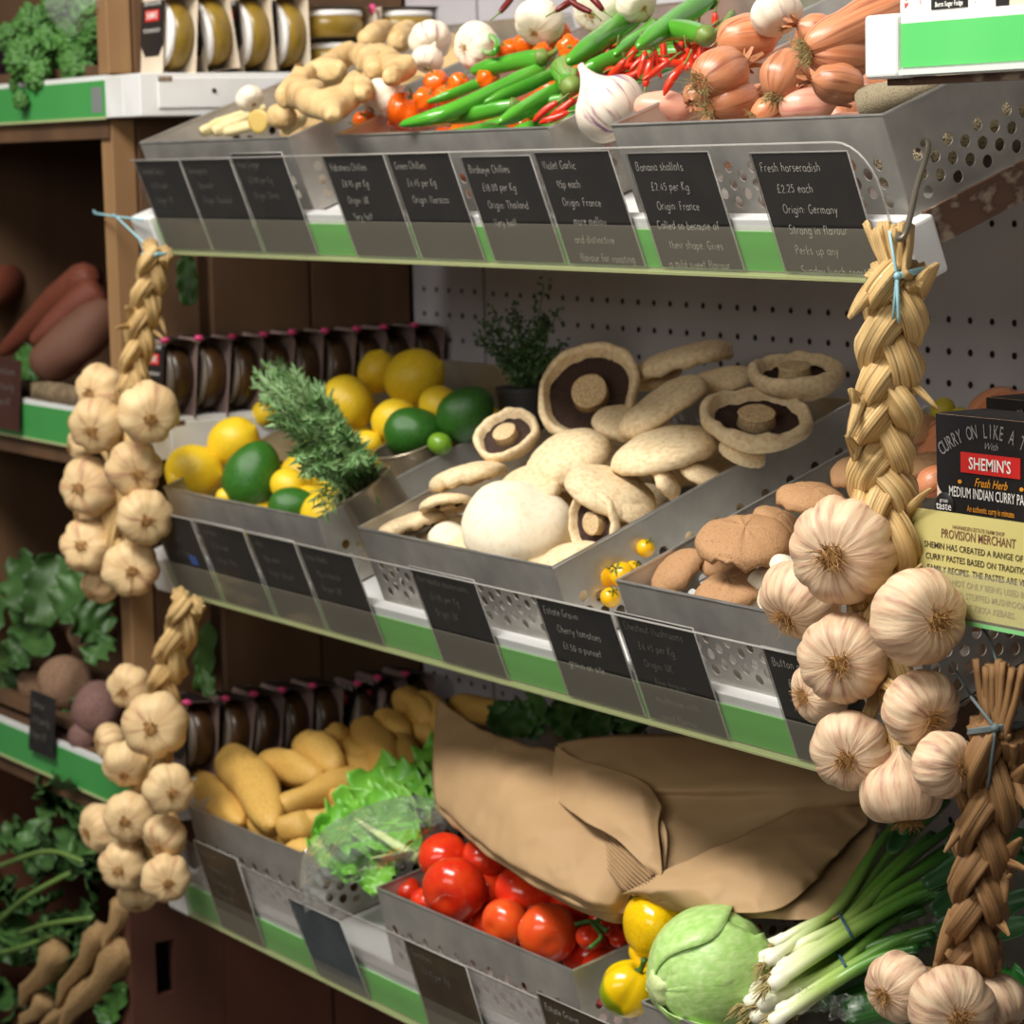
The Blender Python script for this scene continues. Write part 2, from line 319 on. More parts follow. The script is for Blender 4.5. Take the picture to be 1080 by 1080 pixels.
# ------------------------------------------------------------------ chalk handwriting: strokes on a 0..1 x 0..1 box (descenders below 0)
def _arc(cx, cy, rx, ry, a0, a1, n=9): return [(cx+rx*math.cos(R_(a0+(a1-a0)*i/(n-1))), cy+ry*math.sin(R_(a0+(a1-a0)*i/(n-1)))) for i in range(n)]
_o = _arc(.3, .28, .26, .28, 60, 420)
ST = {'a': (.6, [_o, [(.56, .56), (.56, .1), (.64, 0)]]), 'b': (.6, [[(.08, 1), (.08, 0)], _arc(.3, .28, .24, .28, 150, -150)]), 'c': (.5, [_arc(.3, .28, .26, .28, 50, 310)]),
 'd': (.6, [_o, [(.56, 1), (.56, 0)]]), 'e': (.55, [[(.06, .3), (.5, .32)] + _arc(.29, .28, .24, .28, 10, 310)]), 'f': (.4, [_arc(.3, .8, .14, .2, 40, 180)+[(.16, 0)], [(0, .5), (.36, .5)]]),
 'g': (.6, [_o, [(.56, .56), (.56, -.2)]+_arc(.32, -.2, .24, .2, 0, -160)]), 'h': (.6, [[(.08, 1), (.08, 0)], [(.08, .3)]+_arc(.3, .34, .22, .22, 150, 0)+[(.52, 0)]]), 'i': (.25, [[(.12, .55), (.12, 0)], [(.12, .72), (.14, .78)]]),
 'j': (.25, [[(.14, .55), (.12, -.3), (0, -.36)]]), 'k': (.5, [[(.08, 1), (.08, 0)], [(.44, .55), (.1, .25), (.46, 0)]]), 'l': (.25, [[(.1, 1), (.1, .06), (.2, 0)]]),
 'm': (.85, [[(.06, .56), (.06, 0)], [(.06, .3)]+_arc(.23, .36, .17, .2, 150, 0)+[(.4, 0)], [(.4, .3)]+_arc(.58, .36, .17, .2, 150, 0)+[(.76, 0)]]), 'n': (.6, [[(.08, .56), (.08, 0)], [(.08, .3)]+_arc(.3, .34, .22, .22, 150, 0)+[(.52, 0)]]),
 'o': (.6, [_o]), 'p': (.6, [[(.08, .56), (.08, -.4)], _arc(.3, .28, .24, .28, 150, -150)]), 'q': (.6, [_o, [(.56, .56), (.56, -.4)]]), 'r': (.42, [[(.08, .56), (.08, 0)], [(.08, .3)]+_arc(.28, .36, .2, .2, 150, 50)]),
 's': (.48, [_arc(.25, .43, .17, .14, 30, 270, 7)+_arc(.25, .15, .18, .15, 90, -150, 7)]), 't': (.42, [[(.18, .9), (.18, .08), (.34, 0)], [(0, .58), (.36, .6)]]), 'u': (.6, [[(.08, .56), (.08, .2)]+_arc(.3, .2, .22, .2, 180, 360)+[(.52, .56), (.54, 0)]]),
 'v': (.52, [[(.04, .56), (.25, 0), (.46, .56)]]), 'w': (.75, [[(.04, .56), (.2, 0), (.36, .5), (.52, 0), (.68, .56)]]), 'x': (.5, [[(.04, .56), (.44, 0)], [(.44, .56), (.04, 0)]]), 'y': (.56, [[(.06, .56), (.28, .04)], [(.5, .56), (.16, -.4)]]), 'z': (.5, [[(.04, .55), (.44, .55), (.04, 0), (.46, 0)]]),
 'B': (.7, [[(.08, 0), (.08, 1)]+_arc(.3, .77, .26, .23, 90, -90)+_arc(.3, .27, .3, .27, 90, -90)+[(.08, 0)]]), 'C': (.72, [_arc(.4, .5, .34, .5, 50, 310)]), 'F': (.6, [[(.5, 1), (.08, 1), (.08, 0)], [(.08, .52), (.42, .52)]]), 'G': (.75, [_arc(.4, .5, .34, .5, 50, 345)+[(.46, .42)]]),
 'H': (.72, [[(.08, 1), (.08, 0)], [(.6, 1), (.6, 0)], [(.08, .5), (.6, .52)]]), 'I': (.3, [[(.14, 1), (.14, 0)]]), 'K': (.66, [[(.08, 1), (.08, 0)], [(.56, 1), (.1, .45), (.6, 0)]]), 'L': (.55, [[(.08, 1), (.08, 0), (.5, 0)]]), 'M': (.85, [[(.06, 0), (.1, 1), (.4, .3), (.7, 1), (.76, 0)]]),
 'O': (.8, [_arc(.4, .5, .36, .5, 90, 450, 12)]), 'P': (.62, [[(.08, 0), (.08, 1)]+_arc(.3, .74, .26, .26, 90, -90)+[(.08, .48)]]), 'R': (.66, [[(.08, 0), (.08, 1)]+_arc(.3, .76, .24, .24, 90, -90)+[(.1, .5), (.56, 0)]]), 'S': (.62, [_arc(.32, .75, .24, .25, 40, 270, 8)+_arc(.32, .25, .26, .25, 90, -150, 8)]),
 'T': (.68, [[(.02, 1), (.64, 1)], [(.33, 1), (.33, 0)]]), 'U': (.7, [[(.08, 1), (.08, .3)]+_arc(.34, .3, .26, .3, 180, 360)+[(.6, 1)]]), 'V': (.66, [[(.04, 1), (.32, 0), (.6, 1)]]), 'E': (.6, [[(.5, 1), (.08, 1), (.08, 0), (.52, 0)], [(.08, .52), (.42, .52)]]),
 '0': (.62, [_arc(.3, .42, .24, .42, 90, 450, 11)]), '1': (.34, [[(.06, .68), (.18, .84), (.18, 0)]]), '2': (.58, [_arc(.28, .6, .22, .24, 160, -30, 7)+[(.06, 0), (.52, 0)]]), '3': (.55, [_arc(.25, .64, .2, .2, 150, -80, 7)+_arc(.25, .22, .23, .22, 80, -150, 7)]), '4': (.6, [[(.36, 0), (.36, .84), (.04, .26), (.52, .26)]]),
 '5': (.56, [[(.46, .84), (.12, .84), (.1, .5)]+_arc(.26, .27, .22, .27, 120, -140, 8)]), '6': (.58, [[(.42, .84), (.12, .4)]+_arc(.3, .22, .2, .22, 170, 530, 9)]), '7': (.52, [[(.04, .84), (.46, .84), (.18, 0)]]), '8': (.56, [_arc(.28, .64, .18, .2, 270, 630, 9), _arc(.28, .22, .22, .22, 90, 450, 9)]), '9': (.56, [_arc(.27, .6, .2, .24, 0, 360, 9), [(.47, .6), (.4, 0)]]),
 '£': (.66, [_arc(.4, .74, .18, .2, 30, 180, 6)+[(.2, .1), (.06, 0), (.56, .02)], [(.04, .42), (.42, .42)]]), '.': (.24, [[(.1, 0), (.14, .05)]]), ':': (.26, [[(.1, .1), (.13, .15)], [(.1, .44), (.13, .49)]]), '!': (.26, [[(.14, 1), (.12, .28)], [(.1, 0), (.13, .05)]])}
def chalk(mb, text, x, z, h, wd=.00055, r=rnd, y=0):
    """handwriting as thin chalk lines in the XZ plane, facing -Y"""
    for ch in text:
        if ch == ' ': x += .45*h; continue
        adv, strokes = ST.get(ch, (.5, []))
        jy = r.uniform(-.05, .05)*h; sl = .16
        for s in strokes:
            q = [Vector((x + (a+b*sl)*h*.92, y, z+jy+b*h)) for a, b in s]
            L_, R2 = [], []
            for i, p in enumerate(q):
                d = q[min(i+1, len(q)-1)]-q[max(i-1, 0)]; nn = Vector((-d.z, 0, d.x)); nn = nn.normalized() if nn.length > 1e-9 else Vector((0, 0, 1))
                L_.append(p+nn*wd*.5); R2.append(p-nn*wd*.5)
            k = len(q); mb.add(L_+R2, [(i, i+1, k+i+1, k+i) for i in range(k-1)])
        x += (adv+.14)*h*.92
    return x
def print_text(mb, text, x, z, h, y=0, mi=0, sx=1, bold=0, align='CENTER', shear=0, rot=0):
    """printed lettering as flat letters in the XZ plane, facing -Y; h = cap height"""
    cu = bpy.data.curves.new('t', 'FONT'); cu.body = text; cu.size = 1; cu.align_x = align; cu.offset = bold*.6; cu.shear = shear; cu.resolution_u = 2
    o = bpy.data.objects.new('t', cu); me = bpy.data.meshes.new_from_object(o)
    k_ = h/.69; ca, sa = math.cos(rot)*k_, math.sin(rot)*k_
    mb.add([(x+(p.co.x*ca*sx-p.co.y*sa), y, z+p.co.x*sa*sx+p.co.y*ca) for p in me.vertices], [tuple(p.vertices) for p in me.polygons], None, mi)
    bpy.data.objects.remove(o); bpy.data.curves.remove(cu); bpy.data.meshes.remove(me)

# ================================================================== SETTING
YB = .37
pw = MB()
pw.box(.034, 2.6, YB, YB+.02, -1.25, 1.0)
o = struct(pw.obj('wall_back', PEGW, smooth=False))
ho = MB()                                           # rows of punched holes in the back panel
for k in range(-3, 34):
    for i in range(0, 60):
        x, z = .1632+(i-4)*.02803, -.0613-k*.02803+.02803*0
        if x < .05 or x > 2.3 or z > .12: continue
        if not ((k % 10) in (0, 1, 2, 5, 6, 7)): continue
        ho.add([(x+.0032*math.cos(a*math.pi/4), YB-.0006, z+.0032*math.sin(a*math.pi/4)) for a in range(8)], [tuple(range(8))])
struct(ho.obj('wall_back_holes', HOLE, o, smooth=False))
pl = MB(); pl.box(-.125, .028, YB, YB+.02, -1.25, 1.0)
for k in range(0, 24):
    for i in range(5):
        x, z = -.1+i*.02803, -.06-k*.02803
        if k % 10 in (0, 1, 2, 5, 6, 7): pl.add([(x+.0032*math.cos(a*math.pi/4), YB-.0006, z+.0032*math.sin(a*math.pi/4)) for a in range(8)], [tuple(range(8))], None, 1)
struct(pl.obj('wall_back.001', [PEGW, HOLE], smooth=False))
jt = MB(); jt.box(.028, .034, YB+.008, YB+.02, -1.25, 1.0); struct(jt.obj('trim_1', HOLE, smooth=False))
fl = MB(); fl.box(-2.2, 3.4, -2.6, 1.4, -1.34, -1.3); struct(fl.obj('floor', FLOORM, smooth=False))
lw = MB(); lw.box(-1.6, -.14, .44, .46, -1.3, 1.0); struct(lw.obj('wall_back.002', DARKW, smooth=False))
lw = MB(); lw.box(-1.02, -1.0, -.02, .44, -1.3, 1.0); struct(lw.obj('wall_left', DARKW, smooth=False))

# ================================================================== MAIN SHELVES
def shelf(fr, label, lip_h=.0385, x0=0.0, x1=1.2, depth=.368):
    t = thing('display_shelf', label, 'shelf', fr.M, 'sloping shelves of the middle bay')
    b = MB(); b.box(x0, x1, .012, depth, .026, .034); b.obj('deck', WHITE, t, smooth=False)
    b = MB(); b.box(x0, x1, 0, .012, .0, .0425); bev(b.obj('front_lip', WHITE, t, smooth=False), .001)
    b = MB(); b.box(x0+.004, x1-.004, -.0012, -.0002, .002, lip_h-.0055); b.obj('green_strip', GREEN, t, smooth=False)
    b = MB(); b.box(x0+.004, x1-.004, -.0068, -.0058, 0, lip_h); b.obj('ticket_cover', COVER, t, smooth=False)
    b = MB(); b.box(x0+.004, x1-.004, -.0068, -.0002, -.0016, .0004); b.obj('cover_edge', CEDGE, t, smooth=False)
    b = MB(); b.box(x0-.045, x0+.004, -.008, .02, -.004, .040); bev(b.obj('end_cap', WHITE, t, smooth=False), .004, 3)
    b = MB(); b.box(x1-.002, x1+.012, -.008, .02, -.002, .0405); bev(b.obj('end_cap', WHITE, t, smooth=False), .003, 3)
    b = MB(); b.box(x1+.002, x1+.006, .018, depth, .016, .042)
    b.obj('rusted_bracket', RUST, t, smooth=False)['label'] = 'rust-spotted side bracket'
    b = MB(); b.box(x0-.004, x0, .018, depth, .0, .042); b.obj('bracket', WHITE, t, smooth=False)
    return t
shelf(TOP, 'top sloping shelf with green front strip, carrying ginger, chillies and shallots')
shelf(MID, 'middle sloping shelf with green front strip, carrying lemons and flat mushrooms')
shelf(LOW, 'bottom sloping shelf with green front strip, carrying potatoes and red tomatoes')

def guard(fr, label, x0, x1, h, m_=None, v=-.0052):
    t = thing('ticket_guard', label, 'clear guard', fr.M, 'clear guards along the shelf fronts')
    out = [(x0, .0405), (x1, .0405)] + [(x1-.035+.035*math.cos(a*math.pi/14), h-.035+.035*math.sin(a*math.pi/14)) for a in range(8)] + [(x0, h)]
    b = MB(); k = len(out); b.add([(x, v, n) for x, n in out], [tuple(range(k))])
    b.obj('panel', m_ or GUARD, t, smooth=False)
    b = MB(); b.tube([(x, v, n) for x, n in out[1:]], .0009, 6); b.obj('edge', GEDGE, t)
guard(TOP, 'clear plastic guard standing along the front of the top shelf', .006, 1.196, .102)
guard(MID, 'clear plastic guard standing along the front of the middle shelf', .006, 1.196, .097)
guard(LOW, 'dusty grey plastic guard standing along the front of the bottom shelf', .01, 1.196, .090, DUSTY, -.0022)

# ------------------------------------------------------------------ chalk price cards
def card(fr, x, w_, h, lines, label, lean=0, n0=.0035, m_=SLATE, skew=0, faint=False):
    M = fr.M @ Matrix.Translation((x, -.0032 if fr is not LOW else -.0042, n0)) @ Matrix.Rotation(R_(lean), 4, 'X') @ Matrix.Rotation(R_(skew), 4, 'Y')
    t = thing('price_card', label, 'price card', M, 'chalk price cards')
    b = MB(); b.box(0, w_, 0, .0007, 0, h); b.obj('card', m_, t, smooth=False)
    b = MB(); b.tube([(-.001, -.0003, 0), (-.001, -.0003, h+.001), (w_+.001, -.0003, h+.001), (w_+.001, -.0003, 0)], .0008, 5)
    b.obj('clear_sleeve', GEDGE, t)
    b = MB(); hh = .0068
    for i, ln in enumerate(lines):
        sz = hh; wd = sum((ST.get(q, (.35,))[0]+.14)*.92 if q != ' ' else .45 for q in ln)*sz
        if wd > w_*.93: sz *= w_*.93/wd; wd = w_*.93
        chalk(b, ln, w_*.06+(0 if i == 0 else .012 if wd < w_*.75 else .004), h-.0135-i*.0158, sz, .0006, y=-.0004)
    if lines: b.obj('chalk_writing', CHALKDIM if faint else CHALK, t, smooth=False)
    return t
C9 = .0945
card(TOP, .013, .104, .096, ['Smoked Garlic', '£1.25 each', 'Origin: UK'], 'chalk price card at the outer end of the top shelf, under the lemongrass', faint=True)
card(TOP, .122, .108, .096, ['Lemongrass', '35p each', 'Origin: Thailand'], 'chalk price card second along the top shelf, between two cards under the ginger tray', faint=True)
card(TOP, .237, .105, .101, ['Root Ginger', '£3.99 per Kg', 'Origin: China'], 'chalk price card for root ginger, next to the gap below the ginger tray', faint=True)
card(TOP, .420, .110, .0965, ['Habanero Chillies', '£8.95 per Kg', 'Origin: UK', 'Very hot!'], 'chalk price card for habanero chillies, below the orange habaneros')
card(TOP, .538, .104, .097, ['Green Chillies', '£4.45 per Kg', 'Origin: Morocco'], 'chalk price card for green chillies, below the long green chilli tips')
card(TOP, .660, .107, .0925, ['Birdseye Chillies', '£18.00 per Kg', 'Origin: Thailand', 'Very hot!'], 'chalk price card for birdseye chillies, left of the violet garlic card')
card(TOP, .775, .106, .095, ['Violet Garlic', '95p each', 'Origin: France', 'A more mellow', 'and distinctive', 'flavour for roasting'], 'chalk price card for violet garlic, straight below the loose garlic bulb')
card(TOP, .905, .104, .0925, ['Banana shallots', '£2.45 per Kg', 'Origin: France', 'Called so because of', 'their shape. Gives', 'a mild sweet flavour'], 'chalk price card for banana shallots on the top shelf')
card(TOP, 1.060, .109, .0905, ['Fresh horseradish', '£2.25 each', 'Origin: Germany', 'Strong in flavour', 'Perks up any', 'Sunday lunch roast!'], 'chalk price card for fresh horseradish, last on the top shelf beside the braid')
card(MID, .012, .097, .091, ['Lemons', '35p each', 'Origin: Spain'], 'chalk price card with a small blue mark, below the front lemon', faint=True)
t_ = MB(); t_.box(.058, .074, -.0008, -.0003, .037, .047)
bm_ = bpy.data.objects['price_card.009']; t_.obj('blue_mark', mat('blue_print', c(58, 92, 170), rough=.6), bm_, smooth=False)
card(MID, .120, .107, .093, ['Avocados', '£1.10 each', 'Origin: Peru'], 'chalk price card below the large green avocado on the middle shelf', faint=True)
card(MID, .236, .098, .093, ['Limes', '30p each', 'Origin: Brazil'], 'chalk price card between the avocado card and the card below the tin', faint=True)
card(MID, .342, .106, .090, ['Fresh Herbs', '95p a bunch', 'Origin: UK'], 'chalk price card below the tin of rosemary', faint=True)
card(MID, .556, .108, .094, ['Portobello mushrooms', '£4.95 per Kg', 'Origin: UK'], 'chalk price card alone below the big white mushroom cap', faint=True)
card(MID, .760, .110, .092, ['Estate Grown', 'Cherry tomatoes', '£1.50 a punnet', 'grown on site'], 'chalk price card for estate grown cherry tomatoes, below the yellow tomatoes')
card(MID, .878, .104, .0945, ['Chestnut Mushrooms', '£6.45 per Kg', 'Origin: UK', 'A firm brown', 'mushroom with', 'good flavour'], 'chalk price card for chestnut mushrooms on the middle shelf', faint=True)
card(MID, 1.068, .106, .0925, ['Button mushrooms', '£4.20 per Kg', 'Origin: UK'], 'chalk price card half hidden behind the near garlic braid bulbs')
card(LOW, .082, .098, .100, ['Charlotte', 'Potatoes', '£1.50 per Kg', 'Origin: UK'], 'chalk price card with a brownish reflection, below the front potatoes', lean=4, m_=SLATE2, faint=True)
card(LOW, .296, .104, .086, [], 'blank dark card bent under the bagged lettuce on the bottom shelf', lean=8, m_=mat('card_blue_grey_glare', c(66, 74, 80), c(80, 88, 92), (30, 30, 30), .35))  # blue-grey glare on the card put into its colour
card(LOW, .516, .108, .093, ['Tomatoes', '£2.95 per Kg'], 'chalk price card with a brownish reflection, below the red tomatoes', lean=4, m_=SLATE2, faint=True)
card(LOW, .745, .110, .100, ['Estate Grown', 'Peppers', '75p each'], 'chalk price card below the yellow peppers at the bottom edge', lean=4, m_=SLATE2)

# ================================================================== PERFORATED TRAYS
def holes(mb, o, u, v, w_, h, cw=.0142, ch=.0138, r=.0047):
    """sheet of w x h with staggered round holes in columns"""
    o, u, v = Vector(o), Vector(u), Vector(v); n = max(1, round(w_/cw)); cw = w_/n
    P = lambda a, b: o + u*a + v*b
    for i in range(n):
        a0 = i*cw; m_ = int(h//ch) - (0 if i % 2 == 0 else 0)
        off = (h-m_*ch)/2 + (0 if i % 2 == 0 else ch/2)
        if i % 2: m_ -= 1
        if off > 1e-5: mb.quad(P(a0, 0), P(a0+cw, 0), P(a0+cw, off), P(a0, off))
        for j in range(m_):
            b0 = off+j*ch; cx, cy = a0+cw/2, b0+ch/2; K = 16; inn, outp = [], []
            for k in range(K):
                t = 2*math.pi*(k+.5)/K; q = max(abs(math.cos(t))/(cw/2), abs(math.sin(t))/(ch/2))
                inn.append(P(cx+r*math.cos(t), cy+r*math.sin(t))); outp.append((math.cos(t)/q, math.sin(t)/q))
            cor = [(cw/2, ch/2), (-cw/2, ch/2), (-cw/2, -ch/2), (cw/2, -ch/2)]
            vs = inn + [P(cx+x, cy+y) for x, y in outp] + [P(cx+x, cy+y) for x, y in cor]
            fs = [(k, (k+1) % K, K+(k+1) % K, K+k) for k in range(K)]
            for q_, (k0, k1) in enumerate(((1, 2), (5, 6), (9, 10), (13, 14))):
                fs.append((K+k0, K+k1, 2*K+q_))
            mb.add(vs, fs)
        b1 = off+m_*ch
        if h-b1 > 1e-5: mb.quad(P(a0, b1), P(a0+cw, b1), P(a0+cw, h), P(a0, h))
def tray(fr, label, x0, x1, v0=.02, v1=.362, n0=.036, n1=.1115, M=None):
    t = thing('produce_tray', label, 'metal tray', M or (fr.M @ Matrix.Translation((x0, v0, n0))), 'perforated metal trays on the shelves')
    W, D, H = x1-x0, v1-v0, n1-n0; hb = .05
    def wall(name, o, u, L_):
        b = MB(); o = Vector(o); u = Vector(u); z = Vector((0, 0, 1))
        b.quad(o, o+u*L_, o+u*L_+z*.002, o+z*.002); holes(b, o+z*.002+u*.012, u, z, L_-.024, hb-.002)
        b.quad(o+z*.002, o+z*.002+u*.012, o+z*hb+u*.012, o+z*hb); b.quad(o+z*.002+u*(L_-.012), o+z*.002+u*L_, o+z*hb+u*L_, o+z*hb+u*(L_-.012))
        b.quad(o+z*hb, o+u*L_+z*hb, o+u*L_+z*H, o+z*H)
        solid(b.obj(name, STEEL, t, smooth=False), .0011)
    wall('front_panel', (0, 0, 0), (1, 0, 0), W); wall('side_panel', (0, 0, 0), (0, 1, 0), D)
    wall('side_panel', (W, 0, 0), (0, 1, 0), D); wall('back_panel', (0, D, 0), (1, 0, 0), W)
    b = MB(); b.box(0, W, 0, D, 0, .001); b.obj('base', STEEL, t, smooth=False)
    b = MB(); b.tube([(0, 0, H), (W, 0, H), (W, D, H), (0, D, H), (0, 0, H)], .0014, 6); b.obj('rim', RIM, t, smooth=False)
    return t
tray(TOP, 'perforated metal tray of ginger on the top shelf', -.012, .320)
tray(TOP, 'perforated metal tray of chillies on the top shelf', .412, .770)
tray(TOP, 'perforated metal tray of shallots and horseradish on the top shelf', .861, 1.188)
tray(MID, 'perforated metal tray of lemons and avocados on the middle shelf', .013, .352)
tray(MID, 'perforated metal tray of flat cream mushrooms on the middle shelf', .433, .762)
tray(MID, 'perforated metal tray of brown chestnut mushrooms on the middle shelf', .856, 1.186)
tray(LOW, 'perforated metal tray of potatoes on the bottom shelf', .012, .268, n1=.117)
tray(LOW, 'perforated metal tray of red tomatoes on the bottom shelf', .420, .756, n1=.114)
tray(LOW, 'perforated metal tray holding the iceberg lettuce on the bottom shelf', .858, 1.188, n1=.112)

# ================================================================== NARROW UPRIGHT BAY WITH PASTE PACKS, CRATES, LEFT BAY
def ledge(z, label):
    t = thing('narrow_ledge', label, 'shelf', Matrix.Translation((-.125, -.002, z)), 'narrow white ledges under the paste packs')
    b = MB(); b.box(0, .036, 0, .37, 0, .045); bev(b.obj('front_box', WHITE, t, smooth=False), .0015)
    b = MB(); b.box(.036, .08, 0, .37, 0, .045); bev(b.obj('side_rail', WHITE, t, smooth=False), .001)
    b = MB(); b.box(.0805, .0825, .02, .35, .008, .040); bev(b.obj('side_plate', WHITE, t, smooth=False), .001)
    b = MB(); b.rev([(0, .0025), (.0012, .0025)], 10); b.obj('screw_hole', HOLE, t, Matrix.Translation((.0826, .085, .026)) @ Matrix.Rotation(R_(90), 4, 'Y'))
    b = MB(); b.box(.0826, .083, .02, .036, .036, .0415); b.obj('rust_patch', RUST, t, smooth=False)
ledge(.140, 'narrow white ledge under the green paste packs beside the top shelf')
ledge(-.2255, 'narrow white ledge under the dark paste packs behind the lemons')
ledge(-.622, 'narrow white ledge under the paste packs behind the potatoes')

def pack_parts(w_=.056, d=.034, h=.084, tubm=TUBM, text=True, lid=LIDW, ctn=CARTON):
    """a tub standing on edge inside a printed card band; faces -Y; origin at its base"""
    P = {}
    loop = [(0, 0)] + [(0, h-.008)] + [(.008-.008*math.cos(a*math.pi/8), h-.008+.008*math.sin(a*math.pi/8)) for a in range(1, 5)] + [(d-.008+.008*math.sin(a*math.pi/8), h-.008+.008*math.cos(a*math.pi/8)) for a in range(0, 5)] + [(d, 0)]
    wf = lambda y: w_/2*(1+.36*y/d)
    b = MB(); b.grid([[(-wf(y), y, z), (wf(y), y, z)] for y, z in loop]); b.quad((-w_/2, 0, .0004), (w_/2, 0, .0004), (w_/2, d, .0004), (-w_/2, d, .0004))
    P['sleeve'] = (b.mesh('sleeve', ctn, False), None)
    b = MB(); b.box(-w_/2-.0004, w_/2+.0004, -.0009, -.0005, h*.36, h-.007)
    b.quad((-w_/2, .002, h+.0004), (w_/2, .002, h+.0004), (w_/2, d-.002, h+.0004), (-w_/2, d-.002, h+.0004))
    b.add([(-w_/2, -.0009, h*.36), (w_/2, -.0009, h*.36), (w_/2*.6, -.0009, h*.22), (-w_/2*.6, -.0009, h*.22)], [(0, 3, 2, 1)])
    P['black_print'] = (b.mesh('black_print', BLACKC, False), None)
    b = MB(); b.box(-w_*.3, w_*.3, -.0014, -.001, h*.66, h*.80); P['red_label'] = (b.mesh('red_label', REDL, False), None)
    b = MB(); print_text(b, "SHEMIN'S", 0, h*.69, h*.085, -.0017, sx=.62, bold=.02)
    if text:
        print_text(b, "CURRY ON LIKE A TIKKA", 0, h*.86, h*.05, -.0012, sx=.62)
        print_text(b, "MEDIUM INDIAN CURRY PASTE", 0, h*.52, h*.045, -.0012, sx=.52)
    P['lettering'] = (b.mesh('lettering', PRW, False), None)
    b = MB(); b.rev([(-.003, .0052), (.0012, .005), (.0022, .003), (.0024, .001)], 10); P['pink_dot'] = (b.mesh('pink_dot', PINK), Matrix.Translation((w_*.42, .002, h-.0005)))
    r = h*.47; Mt = Matrix.Translation((0, .003, r+.002)) @ Matrix.Rotation(R_(-90), 4, 'X')
    b = MB(); b.rev([(.006, r*.9), (d*.5, r*.94), (d-.006, r*.86), (d-.004, r*.8)], 28); P['tub'] = (b.mesh('tub', tubm), Mt)
    b = MB(); b.rev([(.001, r*.84), (.001, r*.9), (.0055, r*.93), (.0075, r*.9)], 28); P['lid'] = (b.mesh('lid', lid), Mt)
    return P
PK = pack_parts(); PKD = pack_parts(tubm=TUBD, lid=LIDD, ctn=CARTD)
def pack(P, M, label, group):
    t = thing('paste_pack', label, 'food pack', M, group)
    for k, (me, ml) in P.items(): put(k, me, t, ml)
for i, y in enumerate((.030, .084, .126, .168)):
    pack(PK, Matrix.Translation((-.083, y, .1855)) @ Matrix.Rotation(R_((-4, 8, 3, 1)[i]), 4, 'X') @ Matrix.Rotation(R_((0, -2, 1, 2)[i]), 4, 'Z'), ('upright pack of green paste nearest the front on the white ledge, tub side showing',
         'upright pack of green paste standing second on the ledge with its black front showing', 'upright pack of green paste third in the row beside the ginger', 'upright pack of green paste last in the row above the ginger')[i], 'upright paste packs on the upper ledge')
for i, (y, z) in enumerate(((.205, 0), (.296, 0), (.205, .0355), (.296, .0355))):
    pack(PK, Matrix.Translation((-.080, y, .1865+z+.0345)) @ Matrix.Rotation(R_(-90), 4, 'X'), ('lower of two paste packs lying flat behind the ginger', 'lower of two paste packs lying flat at the back by the peg panel', 'upper of two paste packs lying flat behind the ginger, white lid showing', 'upper of two paste packs lying flat at the back by the peg panel')[i], 'paste packs lying flat behind the ginger')
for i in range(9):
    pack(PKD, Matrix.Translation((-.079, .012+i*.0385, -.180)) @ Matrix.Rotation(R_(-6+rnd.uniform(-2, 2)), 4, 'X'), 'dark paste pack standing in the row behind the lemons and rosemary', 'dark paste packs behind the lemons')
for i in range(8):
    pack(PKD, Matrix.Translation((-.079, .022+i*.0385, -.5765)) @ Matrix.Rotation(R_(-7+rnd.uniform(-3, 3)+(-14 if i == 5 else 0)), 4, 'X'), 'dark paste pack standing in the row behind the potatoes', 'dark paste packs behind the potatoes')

def crate(z0, z1, label, red=False, hole=False):
    """crate side seen end-on: batten post at the front corner and upright planks running back"""
    t = thing('wooden_crate', label, 'crate', Matrix.Translation((-.13, 0, z0)), 'stacked wooden crates')
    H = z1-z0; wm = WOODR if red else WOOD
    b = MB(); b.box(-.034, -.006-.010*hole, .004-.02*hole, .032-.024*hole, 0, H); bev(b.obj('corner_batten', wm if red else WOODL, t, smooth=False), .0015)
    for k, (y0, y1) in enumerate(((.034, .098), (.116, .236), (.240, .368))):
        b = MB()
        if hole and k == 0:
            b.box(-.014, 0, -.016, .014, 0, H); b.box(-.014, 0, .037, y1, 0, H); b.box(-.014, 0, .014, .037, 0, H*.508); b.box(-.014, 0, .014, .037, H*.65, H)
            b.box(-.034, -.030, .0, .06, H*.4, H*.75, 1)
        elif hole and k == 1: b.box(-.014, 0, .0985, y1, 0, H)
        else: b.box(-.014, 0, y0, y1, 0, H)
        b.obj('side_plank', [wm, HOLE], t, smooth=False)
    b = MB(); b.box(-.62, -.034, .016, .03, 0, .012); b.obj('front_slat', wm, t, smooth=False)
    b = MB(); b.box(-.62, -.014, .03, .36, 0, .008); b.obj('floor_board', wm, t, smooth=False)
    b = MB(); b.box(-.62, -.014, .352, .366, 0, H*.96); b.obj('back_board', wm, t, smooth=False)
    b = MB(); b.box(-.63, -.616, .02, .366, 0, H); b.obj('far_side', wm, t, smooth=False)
crate(.187, .56, 'wooden crate side standing behind the green paste packs at the top')
crate(-.1765, .1385, 'wooden crate holding the carrots, its pale batten beside the upper garlic braid')
crate(-.572, -.2275, 'wooden crate holding the beetroots, its pale batten between the two far garlic braids')
crate(-1.06, -.627, 'reddish wooden crate with a handle slot, below the far garlic braid', red=True, hole=True)

